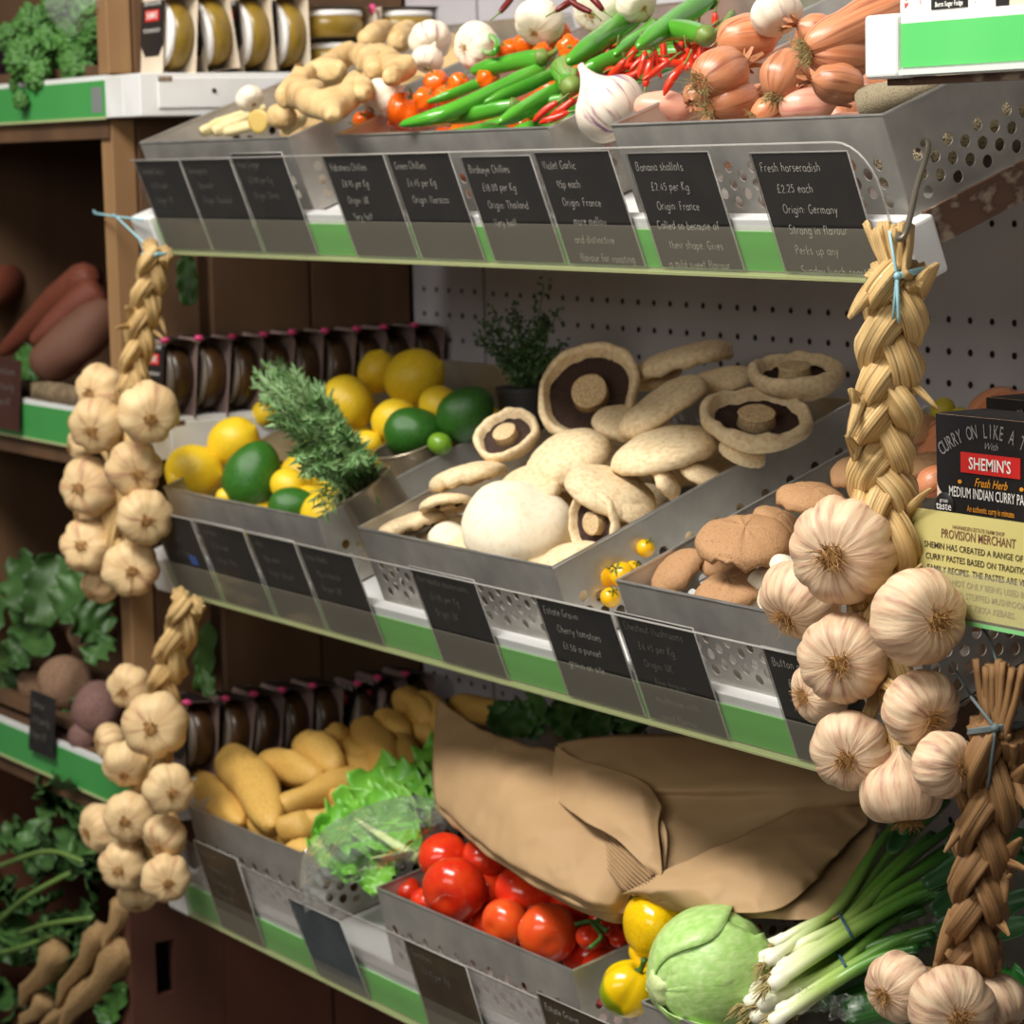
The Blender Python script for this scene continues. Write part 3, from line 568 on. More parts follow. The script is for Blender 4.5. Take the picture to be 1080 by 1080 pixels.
def left_shelf(z, label):
    t = thing('crate_shelf', label, 'shelf', Matrix.Translation((-.127, -.004, z)), 'green edged shelves of the crate bay')
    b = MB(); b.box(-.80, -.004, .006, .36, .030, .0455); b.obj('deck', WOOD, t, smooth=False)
    b = MB(); b.box(-.80, 0, 0, .006, 0, .0455); b.obj('front_lip', WHITE, t, smooth=False)
    b = MB(); b.box(-.80, -.002, -.0015, -.0003, .001, .040); b.obj('green_strip', mat('green_strip_far', c(64, 146, 72), c(70, 152, 78), (9, 3, 3), .4), t, smooth=False)
    b = MB(); b.box(-.80, -.002, -.003, -.0003, -.0016, .001); b.obj('cover_edge', CEDGE, t, smooth=False)
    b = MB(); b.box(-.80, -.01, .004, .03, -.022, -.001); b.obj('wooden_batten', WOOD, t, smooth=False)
left_shelf(.1405, 'green edged shelf under the curly kale')
left_shelf(-.2255, 'green edged shelf in front of the carrots')
left_shelf(-.626, 'green edged shelf in front of the beetroots')
def scard(px, py, y, w_, h, lines, label, rz=0, m_=SLATE):
    p = aty(px, py, y); t = thing('price_card', label, 'price card', Matrix.Translation(p) @ Matrix.Rotation(R_(rz), 4, 'Z') @ Matrix.Rotation(R_(-5), 4, 'X'), 'chalk price cards')
    b = MB(); b.box(0, w_, 0, .0008, 0, h); b.obj('card', m_, t, smooth=False)
    b = MB()
    for i, ln in enumerate(lines): chalk(b, ln, w_*.12, h-.018-i*.018, .0075, .0007, y=-.0004)
    b.obj('chalk_writing', CHALKDIM, t, smooth=False)
scard(-8, 450, -.014, .082, .083, ['Sand Carrots', '£1.20 per Kg', 'Origin: UK'], 'dark red-brown price card in front of the carrots', m_=mat('card_redbrown', c(58, 30, 24), c(70, 38, 28), (20, 20, 20), .45))
scard(30, 790, -.013, .075, .072, ['Beetroot', '£1.95 per Kg', 'Origin: UK'], 'chalk price card standing in front of the beetroots')
b_ = MB(); p_ = aty(97, 119, -.0056); b_.box(0, .028, 0, .0006, 0, .027)
one('blank_ticket', b_.mesh('blank_ticket', mat('grey_ticket', c(120, 124, 122), rough=.6), False), 'small grey blank ticket on the green lip below the kale', 'ticket', Matrix.Translation(p_))

# ================================================================== RIGHT BAY
def right_shelf(z, y0, label, x0, hgt, sign=False):
    t = thing('packet_shelf', label, 'shelf', Matrix.Translation((x0, y0, z)), 'flat shelves of the packet bay')
    b = MB(); b.box(.0, .8, .004, .36-y0, hgt-.016, hgt-.008); b.obj('deck', WHITE, t, smooth=False)
    b = MB(); b.box(.0, .8, 0, .006, 0, hgt); bev(b.obj('front_lip', WHITE, t, smooth=False), .001)
    b = MB(); b.box(.034, .8, -.0014, -.0002, .006, hgt-.006); b.obj('green_strip', mat('green_strip_near', c(86, 190, 100), c(94, 196, 108), (12, 3, 3), .4), t, smooth=False)
    b = MB(); b.box(-.001, .033, -.004, .03, -.0005, hgt+.001); bev(b.obj('end_cap', WHITE, t, smooth=False), .003, 3)
    b = MB(); b.box(.034, .8, -.0034, -.0002, .001, .0045); b.obj('cover_edge', mat('cover_edge_white', c(206, 216, 206), rough=.35), t, smooth=False)
    b = MB(); b.box(.004, .8, .012, .03, -.005, .0); b.obj('lower_flange', RUST, t, smooth=False)
    return t
pA = aty(917, 83, -.045); right_shelf(pA.z, -.045, 'near shelf front with blank green strip above the shallots', pA.x, .0405)
pB = aty(955, 640, -.03); right_shelf(pB.z, -.03, 'near shelf behind the olive provision sign, below the paste pack', pB.x, .035)

# ================================================================== PRODUCE BUILDERS
def smooth_profile(fn, n, a=0, b=1): return [fn(a+(b-a)*i/(n-1)) for i in range(n)]
def lobes(k, seed, amp=.05):
    r = random.Random(seed); ph = [r.uniform(-.25, .25) for _ in range(k)]; am = [r.uniform(.6, 1.3) for _ in range(k)]
    def f(th, t):
        u = th/(2*math.pi)*k; i = int(u) % k; x = u-int(u)
        return amp*am[i]*(abs(math.sin(math.pi*x))**.6 - .65)
    return f
def garlic_bulb(seed, neck=1.0, k=9, seg=60, amp=.075, squash=.86):
    """unit radius bulb, roots towards -Z, stem towards +Z"""
    lf = lobes(k, seed, amp); r = random.Random(seed); ph = r.uniform(0, 6)
    pr = []
    for i in range(26):
        t = i/25
        if t < .08: a = t/.08; z, q = -.70+.03*(1-a), .02+.24*a
        elif t < .78:
            a = (t-.08)/.70; ang = -1.12+a*2.1; z = squash*math.sin(ang)*.93; q = math.cos(ang)**.80*1.0
            if a < .12: z += .05*(1-a/.12)
        else:
            a = (t-.78)/.22; z0 = squash*math.sin(.98)*.93; q0 = math.cos(.98)**.80
            z = z0+(neck*.75)*a; q = q0*(1-a)**2*.72+q0*.28*(1-a*.45)
        pr.append((z, q))
    def rad(th, t):
        wgt = max(0, min(1, (t-.03)/.12))*max(0, min(1, (.92-t)/.25)); return 1+lf(th, t)*wgt+.05*math.sin(th+ph)*wgt
    def off(p, th, t):
        n_ = noise.noise(Vector(p)*1.6+Vector((seed, 0, 0)))*.05
        fi = noise.noise(Vector((math.cos(th)*9, math.sin(th)*9, p[2]*.8+seed)))*.010
        return (p[0]*(1+n_+fi)+(t > .8)*.14*(t-.8)/.2*math.cos(ph), p[1]*(1+n_+fi)+(t > .8)*.14*(t-.8)/.2*math.sin(ph), p[2])
    return MB().rev(pr, seg, rad, off).mesh('bulb', GARLIC)
def root_tuft(seed, n=70, L=.30, spread=.30, m_=ROOTS, th=.010):
    r = random.Random(seed); b = MB()
    for i in range(n):
        a = r.uniform(0, 6.28); q = spread*math.sqrt(r.random())*.62; o_ = Vector((q*math.cos(a), q*math.sin(a), .03))
        d = Vector((math.cos(a)*r.uniform(.1, .9)+r.uniform(-.5, .5), math.sin(a)*r.uniform(.1, .9)+r.uniform(-.5, .5), -r.uniform(.25, 1))).normalized()
        s_ = Vector((r.uniform(-1, 1), r.uniform(-1, 1), r.uniform(-.6, .3)))*.45; l_ = L*r.uniform(.4, 1)
        pts = [o_ + d*l_*t + s_*l_*t*t for t in (0, .35, .7, 1)]
        b.tube(pts, [th, th, th*.8, th*.4], 3, cap=False)
    b.rev([(.06, .22), (-.01, .2), (-.02, .05)], 12)
    return b.mesh('roots', m_)
GB = [garlic_bulb(s, k=kk, neck=nn) for s, kk, nn in ((1, 10, .5), (2, 8, .45), (3, 11, .5), (4, 9, .6), (5, 7, .5))]
GBX = [garlic_bulb(s, k=kk, neck=nn, seg=30, amp=.13) for s, kk, nn in ((11, 6, .5), (12, 7, .5), (13, 8, .5), (14, 6, .7))]
for me in GBX: me.materials[0] = GARLICL
GT = [root_tuft(s, 95, .36, .34) for s in (1, 2, 3)]; GTS = [root_tuft(s+9, 30, .26, .34, th=.02) for s in (1, 2)]

def braid_mesh(path, wid, turns, m_=STRAW, seed=0, nseg=150, seg=14, ridge=.18, w_end=None):
    """three-strand plait along a path; wid = half width"""
    P = cr(path, nseg); b = MB(); r = random.Random(seed); view = (CAM-P[nseg//2]).normalized()
    for s in range(3):
        pts, rads = [], []
        for i, p in enumerate(P):
            t = i/(nseg-1); d = (P[min(i+1, nseg-1)]-P[max(i-1, 0)]).normalized(); e1 = d.cross(view).normalized(); e2 = e1.cross(d).normalized()
            ph = 2*math.pi*(turns*t + s/3); wv = wid*(1+((w_end or 1)-1)*t)
            q = p + e1*(wv*.62*math.sin(ph)) + e2*(wv*.40*math.sin(2*ph)); pts.append(q); rads.append(wv*(.56+.05*math.sin(ph*3+s)))
        k = 5+s; ph0 = r.uniform(0, 6)
        def sec(th, t, k=k, ph0=ph0):
            q = 1+ridge*.75*math.sin(k*th+ph0+t*5)+.07*math.sin(13*th+t*16+ph0)+.05*noise.noise(Vector((math.cos(th)*4, math.sin(th)*4, t*40))); return (q*1.12, q*.85)
        b.tube(pts, rads, seg*2, sec, up=view)
    return b.mesh('plait', m_)
def straw_bits(P, wid, n, seed, m_, L=.03, out=1.0):
    """loose papery leaf ends standing off a plait"""
    r = random.Random(seed); b = MB(); N = len(P)
    for i in range(n):
        k = r.randrange(2, N-3); d = (P[k+1]-P[k]).normalized(); view = (CAM-P[k]).normalized(); e1 = d.cross(view).normalized(); sd = r.choice((-1, 1)); l_ = L*r.uniform(.5, 1.2)
        o_ = P[k]+e1*sd*wid*.7+view*wid*.3; dr = (d*r.uniform(-1, 1)+e1*sd*out*r.uniform(.2, .8)+view*r.uniform(.1, .5)).normalized(); sidev = dr.cross(view).normalized(); w_ = wid*r.uniform(.16, .34)
        rows = []
        for j in range(5):
            t = j/4; q = o_+dr*l_*t+view*(l_*.2*t*t)+d*(l_*.15*t*t); ww = w_*(1-.75*t*t); rows.append([q-sidev*ww, q+view*ww*.4, q+sidev*ww])
        b.grid(rows, sv=[(x, 0, j*.5) for j in range(5) for x in (-1, 0, 1)])
    return b.mesh('loose_leaves', m_)
def garlic_braid(label, path_px, y, wpx, turns, bulbs, dark=False, big=True, top=None, tw=None, group='hanging garlic braids', seed=0, w_end=1.0):
    """path_px [(px,py)] down the plait at distance y; bulbs (px, py, r_px, rdx, rdy, dist towards the viewer)"""
    path = [aty(px, py, y) for px, py in path_px]; base = path[0]
    t = thing('garlic_braid', label, 'garlic', Matrix.Translation(base), group)
    inv = Matrix.Translation(-base); k = mpp(path[0]); wid = wpx*k/2
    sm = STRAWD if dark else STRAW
    put('plait', braid_mesh(path, wid, turns, sm, seed, w_end=w_end), t, inv)
    P = cr(path, 60)
    o = put('loose_leaves', straw_bits(P, wid, 15 if big else 8, seed, sm, wid*1.7, .55), t, inv); solid(o, .0006)
    if top:                                         # the cut sheaf above the tie
        r = random.Random(seed+5); b = MB(); a0 = path[0]; upv = (aty(*top[0], y)-a0); wv = (aty(top[1][0], top[1][1], y)-aty(*top[0], y))
        for i in range(13):
            u = (i+.5)/13-.5; q0 = a0+wv*u*.45+(CAM-a0).normalized()*r.uniform(-.3, .8)*wid*.6
            q1 = a0+upv*r.uniform(.82, 1.02)+wv*(u*1.05+.5)+(CAM-a0).normalized()*r.uniform(-.4, .9)*wid*.7
            b.tube(cr([q0-upv*.12, q0, (q0+q1)/2+wv*u*.05, q1], 9), [wid*.22]*9, 10, lambda th, tt: (1.1+.25*math.sin(4*th), .6+.2*math.sin(3*th)), up=(CAM-a0))
        put('cut_stalks', b.mesh('cut_stalks', sm), t, inv)
    if tw:
        b = MB(); q = aty(*tw[0], y); e = (CAM-q).normalized(); sw = wid*.92; d1 = (path[1]-path[0]).normalized(); e1 = d1.cross(e).normalized()
        for s in range(3): b.tube([q+e1*sw*math.cos(a*math.pi/9)+e*sw*math.sin(a*math.pi/9)+d1*sw*(.28*math.cos(a*math.pi/9)+.07*s-.07) for a in range(19)], .0011, 6)
        f = q+e*sw*1.02
        b.rev([(-.003, .001), (-.001, .003), (.001, .003), (.003, .001)], 8, None, lambda p, th, tt: tuple(f+Vector(p)))
        for ex in tw[1:]:
            g = aty(*ex, y)+e*sw*.9; b.tube(cr([f, (f+g)/2+e*.004, g], 8), [.0014, .0013, .0012, .0012, .0011, .0011, .0011, .001], 6)
        put('twine', b.mesh('twine', TWINED if dark else TWINE), t, inv)
    for i, (px, py, rp, rx, ry, dy, *o_) in enumerate(bulbs):
        c_ = aty(px, py, y-dy); s = rp*mpp(c_); l2 = rx*rx+ry*ry; tz = math.sqrt(max(.0, 1-l2)) if l2 < 1 else -.05
        if o_ and o_[0] == 'back': tz = -.45
        root = idir(rx, ry, tz); M = inv @ orient(c_, -root, roll=i*1.3) @ S(s)
        me = (GB if big else GBX)[i % (5 if big else 4)]
        bo = put('bulb', me, t, M); put('roots', (GT[i % 3] if big else GTS[i % 2]), bo, Matrix.Translation((0, 0, -.68)))
        # the twisted stalk that ties the bulb in
        pc = min(P, key=lambda q: (q-c_).length); st = c_ - root*s*.7
        b = MB(); b.tube(cr([st, st-root*s*.35+(pc-st)*.3, pc], 10), [s*.27, s*.22, s*.2, s*.2, s*.19, s*.19, s*.18, s*.18, s*.18, s*.18], 12, lambda th, tt: (1+.2*math.sin(4*th), 1+.2*math.sin(3*th)))
        put('stalk', b.mesh('stalk', sm), t, inv)
    return t

def tuber(seed, ln=1.5, wob=.12, seg=20, n=14, pw_=.62, lumps=1.6, m_=POTATO, name='potato'):
    """rounded oblong of half length ln and radius 1 along Z"""
    pr = []
    for i in range(n):
        a = -math.pi/2+math.pi*i/(n-1); pr.append((ln*math.sin(a), max(.02, math.cos(a)**pw_ if math.cos(a) > 0 else .02)))
    r = random.Random(seed); bx = r.uniform(-.14, .14)*ln
    def off(p, th, t):
        q = 1+noise.noise(Vector((p[0]*.9, p[1]*.9, p[2]*.9/max(1, ln*.6)))*lumps*.6+Vector((seed*5.3, 0, 0)))*wob*2+noise.noise(Vector((p[0]*2.2, p[1]*2.2, p[2]*2.2+seed)))*wob*.5
        return (p[0]*q+bx*(1-(p[2]/ln)**2), p[1]*q, p[2])
    return MB().rev(pr, seg, None, off).mesh(name, m_)
def ball(seed, prof, m_, k=0, amp=0, seg=28, wob=.03, name='fruit'):
    def rad(th, t): return 1+(amp*(abs(math.cos(k*th/2+seed))**.7-.6)*math.sin(math.pi*t)**.5 if k else 0)
    def off(p, th, t):
        q = 1+noise.noise(Vector(p)*1.3+Vector((seed*2.7, 0, 0)))*wob*2; return (p[0]*q, p[1]*q, p[2])
    return MB().rev(prof, seg, rad, off).mesh(name, m_)
def circ(n=16, top=1, bot=1, dip=0, dipb=0):
    pr = []
    for i in range(n):
        a = -math.pi/2+math.pi*i/(n-1); z, q = math.sin(a), max(.015, math.cos(a)); z *= top if z > 0 else bot
        z -= dip*math.exp(-(q/.28)**2) if a > 0 else -dipb*math.exp(-(q/.28)**2); pr.append((z, q))
    return pr
def place_ball(name, me, f, px, py, n, rpx, label, cat, group=None, axis=None, sc=(1, 1, 1), roll=0):
    p = at(f, px, py, n); s = rpx*mpp(p); ax = idir(*axis) if axis else f.n
    return one(name, me, label, cat, orient(p, ax, roll=roll or rnd.uniform(0, 6)) @ S(s*sc[0], s*sc[1], s*sc[2]), group)
def place_long(name, me, f, a, b_, n, rpx, label, cat, group=None, ln=1.5, n2=None, roll=None):
    """long thing between two photo points at heights n and n2"""
    A, B = at(f, *a, n), at(f, *b_, n if n2 is None else n2); mid = (A+B)/2; s = rpx*mpp(mid)
    return one(name, me, label, cat, orient(mid, B-A, roll=rnd.uniform(0, 6) if roll is None else roll) @ S(s, s, (B-A).length/2/ln), group)

# ================================================================== GARLIC BRAIDS
garlic_braid('large sharp garlic braid hanging nearest, from the wire hook by the horseradish card', [(946, 286), (943, 335), (936, 400), (934, 450), (930, 500), (936, 560), (930, 640), (930, 720)], -.045, 62, 2.7,
  [(887, 579, 57, -.36, .22, .028), (970, 650, 52, .42, .12, .026), (891, 693, 48, -.30, .18, .03), (846, 634, 44, -.62, .62, .0), (866, 730, 34, -.85, .2, .004),
   (969, 747, 42, .40, .40, .022), (899, 792, 43, -.34, .26, .03), (996, 805, 36, .62, .10, .028), (953, 836, 44, .1, .98, .012)],
  top=((914, 236), (958, 232)), tw=[(946, 291), (938, 244), (948, 340), (942, 336)], seed=3)
garlic_braid('far upper garlic braid hanging by the pale crate batten', [(166, 262), (158, 300), (150, 345), (142, 390), (138, 430), (125, 500), (122, 600)], -.03, 31, 2.6,
  [(106, 412, 27, -.5, .2, .0), (155, 436, 33, .3, .35, .03), (103, 447, 30, -.2, .45, .026), (85, 470, 17, -.9, .2, 0), (143, 494, 30, .25, .35, .028), (94, 514, 31, -.35, .1, .026),
   (152, 544, 30, .25, .3, .028), (93, 576, 29, -.25, .0, .024), (96, 541, 22, -.9, .1, 0), (139, 600, 30, .15, .12, .03), (104, 618, 20, -.5, .75, .004)],
  big=False, tw=[(164, 268), (155, 285), (120, 226)], seed=4)
garlic_braid('far lower garlic braid hanging below the lemon tray corner', [(198, 632), (192, 660), (180, 700), (172, 730), (165, 780), (155, 850), (150, 920)], -.03, 34, 2.0,
  [(137, 725, 24, -.3, .3, .012), (162, 765, 35, .0, .1, .03), (116, 782, 20, -.9, .1, .0), (134, 806, 26, -.1, .6, .024), (179, 832, 27, .3, .2, .028), (107, 874, 26, -.75, .2, .01), (136, 860, 27, -.1, .3, .03),
   (175, 882, 24, -.45, .62, .022), (131, 912, 26, -.2, .25, .03), (176, 926, 26, .2, .2, .03), (144, 944, 21, .1, .85, .006)],
  big=False, seed=6)
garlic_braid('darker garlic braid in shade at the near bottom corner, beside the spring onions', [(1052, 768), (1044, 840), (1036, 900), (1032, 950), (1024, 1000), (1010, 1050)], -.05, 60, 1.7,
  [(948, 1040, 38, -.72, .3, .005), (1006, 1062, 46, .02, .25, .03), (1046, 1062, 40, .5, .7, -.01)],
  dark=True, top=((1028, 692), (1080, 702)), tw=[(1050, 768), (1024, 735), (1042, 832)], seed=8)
h_ = MB(); A_ = atx(977, 152, 1.196); B_ = aty(956, 244, -.058); h_.tube(cr([A_+Vector((-.014, .004, -.004)), A_+Vector((-.004, .002, .002)), A_+Vector((.004, -.002, .001)), A_.lerp(B_, .12)+Vector((.003, 0, 0)), A_.lerp(B_, .5), B_, B_+Vector((-.003, -.004, -.005)), B_+Vector((-.010, .002, -.002))], 28), .0021, 8)
one('wire_hook', h_.mesh('wire_hook', WIRE), 'grey wire hook through the tray holes, holding the large near garlic braid', 'hook')
h_ = MB(); h_.tube(cr([aty(100, 225, -.0), aty(120, 228, -.02), aty(150, 232, -.03)], 12), .0013, 6); h_.tube(cr([aty(100, 225, -.0), aty(99, 222, .01)], 4), .0013, 6)
one('blue_string', h_.mesh('blue_string', TWINE), 'short blue string tied round the pale batten at the top shelf end', 'string')
h_ = MB(); h_.tube(cr([aty(1000, 690, .02), aty(1018, 650, .0), aty(1040, 668, -.02), aty(1052, 700, -.03)], 16), .0011, 6); h_.tube(cr([aty(1003, 700, .02), aty(1025, 735, -.03), aty(1048, 765, -.06)], 12), .0011, 6)
one('grey_string', h_.mesh('grey_string', TWINED), 'thin grey string holding up the darker near garlic braid', 'string')

# ================================================================== TOP SHELF PRODUCE
def knob_mesh(nodes, m_, name, seed=0):
    """branching rhizome from (point, radius, parent) nodes: skinned and smoothed"""
    me = bpy.data.meshes.new('skin'); me.from_pydata([p for p, r, k in nodes], [(i, k) for i, (p, r, k) in enumerate(nodes) if k is not None], [])
    o = bpy.data.objects.new('skin', me); COL.objects.link(o)
    o.modifiers.new('s', 'SKIN')
    for i, (p, r, k) in enumerate(nodes): me.skin_vertices[0].data[i].radius = (r, r); me.skin_vertices[0].data[i].use_root = (i == 0)
    q = o.modifiers.new('u', 'SUBSURF'); q.levels = 3
    dg = bpy.context.evaluated_depsgraph_get(); out = bpy.data.meshes.new_from_object(o.evaluated_get(dg)); bpy.data.objects.remove(o); bpy.data.meshes.remove(me)
    sc = nodes[0][1]
    for v in out.vertices: v.co += v.co.normalized()*(noise.noise(v.co/sc*.8+Vector((seed, 0, 0)))*sc*.30+noise.noise(v.co/sc*2.6+Vector((seed, 4, 0)))*sc*.12)
    out.materials.clear(); out.materials.append(m_); out.name = name
    for p in out.polygons: p.use_smooth = True; p.material_index = 0
    return out
def ginger(nodes_px, n, label, seed=0):
    c0 = at(TOP, nodes_px[0][0], nodes_px[0][1], n); N = []
    for px, py, r, k, *h in nodes_px:
        p = at(TOP, px, py, n+(h[0] if h else 0)); N.append((tuple(p-c0), r*mpp(p), k))
    return one('ginger_root', knob_mesh(N, GINGER, 'ginger_root', seed), label, 'ginger', Matrix.Translation(c0), 'ginger roots in the top tray')
ginger([(312, 90, 19, None), (322, 108, 18, 0), (346, 113, 16, 1), (366, 104, 15, 2), (378, 86, 16, 3), (340, 76, 15, 0), (358, 62, 14, 5), (374, 52, 13, 6), (300, 104, 12, 0), (334, 92, 12, 1), (352, 122, 10, 2), (382, 100, 11, 4), (362, 74, 10, 5)], .142, 'largest ginger root, its rounded knobs nearest the front', 1)
ginger([(392, 62, 16, None), (408, 60, 13, 0), (378, 58, 12, 0), (420, 74, 14, 1), (432, 68, 12, 3), (396, 76, 11, 0), (410, 84, 10, 3), (384, 50, 9, 2)], .146, 'knobbly ginger root with a pale cut scar behind the largest one', 2)
ginger([(384, 45, 12, None), (398, 34, 13, 0), (410, 27, 9, 1)], .150, 'slim ginger root standing highest at the back of the tray', 3)
ginger([(424, 38, 14, None), (432, 30, 12, 0), (418, 46, 12, 0)], .147, 'short ginger root beside the white garlic at the back', 4)
ginger([(388, 86, 12, None), (398, 84, 11, 0), (378, 92, 10, 0)], .132, 'small ginger knob low beside the tray edge', 5)
ginger([(290, 121, 15, None), (305, 124, 14, 0)], .120, 'cut ginger stub below the largest root', 6)
p_ = at(TOP, 272, 128, .120); cm = MB().rev([(-.012, 1), (0, 1), (.001, .93)], 20)
o_ = MB().rev([(-.5, .8), (-.1, 1), (0, .98), (.02, .7)], 20, None, lambda p, th, t: (p[0]*(1+.06*math.sin(3*th)), p[1], p[2])).mesh('ginger_slice', GINGERC)
one('ginger_slice', o_, 'dull yellow cut ginger face beside the lemongrass tips', 'ginger', orient(p_, idir(-.45, .1, .8)) @ S(13*mpp(p_)))
sm_ = MB().rev([(-1, .75), (-.8, 1), (.7, .85), (1, .5)], 12, lambda th, t: 1+.1*math.sin(3*th)).mesh('lemongrass_stalk', LEMONG)
for i, (a, b_) in enumerate((((212, 139), (262, 119)), ((225, 139), (268, 122)), ((222, 133), (280, 113)), ((238, 139), (285, 128)), ((300, 137), (322, 125)))):
    place_long('lemongrass_stalk', sm_, TOP, a, b_, .108, 6.5, ('pale lemongrass stalk lying outermost in the ginger tray', 'pale lemongrass stalk lying second from the tray end', 'pale lemongrass stalk lying highest over the others', 'pale lemongrass stalk lying under the cut ginger', 'pale lemongrass stub right of the cut ginger')[i], 'lemongrass', 'lemongrass stalks in the ginger tray', 1.0)
GW = [garlic_bulb(s, k=8, neck=nn, seg=40, amp=.05, squash=.84) for s, nn in ((21, 1.2), (22, .7), (23, .9))]
for me in GW: me.materials[0] = GARLICW
GW[0].materials[0] = GARLICV
GWT = root_tuft(31, 40, .2, .3)
def loose_garlic(f, px, py, n, rp, root, label, k=0):
    p = at(f, px, py, n); s = rp*mpp(p); t = thing('garlic_bulb', label, 'garlic', orient(p, -idir(*root), roll=k*1.1) @ S(s), 'loose garlic bulbs on the top shelf')
    put('bulb', GW[k % 3], t); put('roots', GWT, t, Matrix.Translation((0, 0, -.67)))
loose_garlic(TOP, 643, 116, .110, 39, (.52, .70, .2), 'violet streaked garlic bulb wedged between the chilli tray and the shallot tray', 0)
loose_garlic(TOP, 455, 42, .150, 23, (.2, .6, .6), 'white garlic bulb at the back of the ginger tray', 1)
loose_garlic(TOP, 452, 63, .138, 17, (-.2, .8, .3), 'white garlic bulb lower at the ginger tray edge', 2)
loose_garlic(TOP, 503, 48, .146, 26, (-.6, .2, .5), 'white garlic bulb with papery roots above the small green chilli', 1)
loose_garlic(TOP, 570, 24, .155, 27, (-.3, .6, .5), 'white garlic bulb behind the orange habaneros', 2)
loose_garlic(TOP, 632, 8, .160, 28, (-.4, .5, .6), 'white garlic bulb at the back above the habaneros', 1)
loose_garlic(TOP, 672, 2, .160, 22, (.4, .5, .6), 'white garlic bulb touching the dried red chillies at the top', 1)
loose_garlic(TOP, 820, 14, .160, 28, (.3, .75, .3), 'white garlic bulb behind the shallots', 2)
loose_garlic(TOP, 404, 106, .122, 24, (-.6, .55, .3), 'cream garlic bulb lying between the ginger and the habaneros', 1)
loose_garlic(TOP, 264, 104, .130, 15, (.4, .6, .5), 'white garlic bulb tucked behind the largest ginger root', 2)

HB = [ball(s, circ(14, .95, 1.1, .22, .1), HABAN, 5, .22, 30, .05, 'habanero') for s in (1, 2, 3)]
hst = MB().tube(cr([(0, 0, .75), (.05, .05, 1.1), (.25, .1, 1.4)], 6), [.1, .07, .07, .07, .06, .06], 6).rev([(.68, .3), (.78, .26), (.82, .05)], 8).mesh('stem', CHSTEM)
for i, (px, py, r, n, ax) in enumerate(((427, 116, 20, .110, (.3, -.6, .5)), (397, 126, 16, .106, (-.7, -.2, .4)), (382, 129, 11, .106, (-.8, .2, .3)), (460, 87, 14, .124, (-.3, -.8, .4)), (484, 87, 11, .124, (.5, -.5, .5)), (410, 131, 12, .100, (.2, .5, .6)),
      (555, 46, 13, .138, (-.3, -.7, .5)), (538, 52, 11, .134, (-.6, -.4, .5)), (585, 34, 16, .142, (.2, -.7, .5)), (600, 50, 13, .134, (.0, .1, .95)), (514, 82, 11, .124, (.6, -.3, .5)), (448, 104, 12, .118, (.5, -.4, .6)), (572, 56, 11, .132, (.5, .2, .7)), (470, 101, 12, .116, (0, -.7, .5)), (522, 54, 9, .135, (-.5, -.5, .5)))):
    nm = ('biggest orange habanero nearest the tray front', 'orange habanero touching the front rim beside the biggest one', 'orange habanero in the very corner of the chilli tray', 'orange habanero standing alone below the white garlic', 'orange habanero leaning on the small green chilli', 'orange habanero half under the long green chilli tip', 'orange habanero in the back group, beside the tallest one', 'orange habanero at the outer end of the back group', 'largest orange habanero of the back group', 'orange habanero whose green stem faces out', 'orange habanero behind the short green chilli', 'orange habanero right of the biggest one', 'orange habanero under the one with a facing stem', 'orange habanero beneath the single standing one', 'small orange habanero next to the white garlic')[i]
    o = place_ball('habanero_chilli', HB[i % 3], TOP, px, py, n, r, nm, 'chilli pepper', 'orange habaneros in the chilli tray', ax); put('stem', hst, o)

def chilli(pts, r, n, label, stem=None, name='green_chilli', m_=CHIL, flat=.9, fat=.12):
    """curved pod: photo points from tip to calyx; stem = further photo points"""
    Q = [at(TOP, px, py, n+(h[0] if h else 0)) for px, py, *h in pts]; k = mpp(Q[0]); P = cr(Q, 26); rr = r*k
    rad = [rr*min(1, (.16+3.2*(i/25))**.6 if i/25 < .25 else 1)*(1-(.22 if i/25 > .85 else 0)*((i/25-.85)/.15)) for i in range(26)]
    rad[0] = rr*.12
    b = MB(); b.tube([p-P[13] for p in P], rad, 16, lambda th, t: (1+.06*math.sin(3*th+t*4), flat+.05*math.sin(2*th+t*6)))
    o = one(name, b.mesh(name, m_), label, 'chilli pepper', Matrix.Translation(P[13]), 'long green chillies in the top tray')
    d = (P[-1]-P[-2]).normalized()
    b = MB(); b.tube([p-P[13] for p in (P[-1]-d*rr*.45, P[-1]-d*rr*.1, P[-1]+d*rr*.25, P[-1]+d*rr*.5)], [rr*1.0, rr*.86, rr*.5, rr*.25], 10)
    if stem:
        S_ = [P[-1]+d*rr*.2]+[at(TOP, px, py, n+(h[0] if h else 0)) for px, py, *h in stem]; b.tube([p-P[13] for p in cr(S_, 10)], [rr*.3]*9+[rr*.36], 8)
    put('stem', b.mesh('stem', CHSTEM), o); return o
chilli([(421, 132), (470, 119), (530, 92), (572, 72)], 9.5, .122, 'longest green chilli, its tip at the tray front and stem bent up', [(584, 58), (578, 42, .004)], fat=.1)
chilli([(496, 75), (520, 70), (548, 64), (574, 60)], 10, .132, 'short green chilli lying across the top of the pile by the garlic', [(586, 54), (590, 44)])
chilli([(510, 109), (535, 99), (562, 88), (582, 78)], 7.5, .120, 'thin green chilli lying under the longest one', [(594, 68)])
chilli([(440, 132), (458, 125), (490, 122), (520, 116), (545, 110)], 8.5, .112, 'green chilli with a curled stem over the tray front', None)
chilli([(525, 130), (548, 118), (572, 104), (594, 92)], 10, .113, 'wrinkled green chilli nearest the violet garlic bulb', None)
chilli([(450, 108), (475, 100), (500, 90), (524, 81)], 6, .121, 'slender green chilli between the habaneros and the longest one')
chilli([(598, 66), (625, 48), (652, 28), (678, 10)], 14, .145, 'fattest green chilli at the back pointing up')
chilli([(612, 76), (628, 70), (642, 64), (656, 58)], 10, .134, 'stubby green chilli in front of the fattest one')
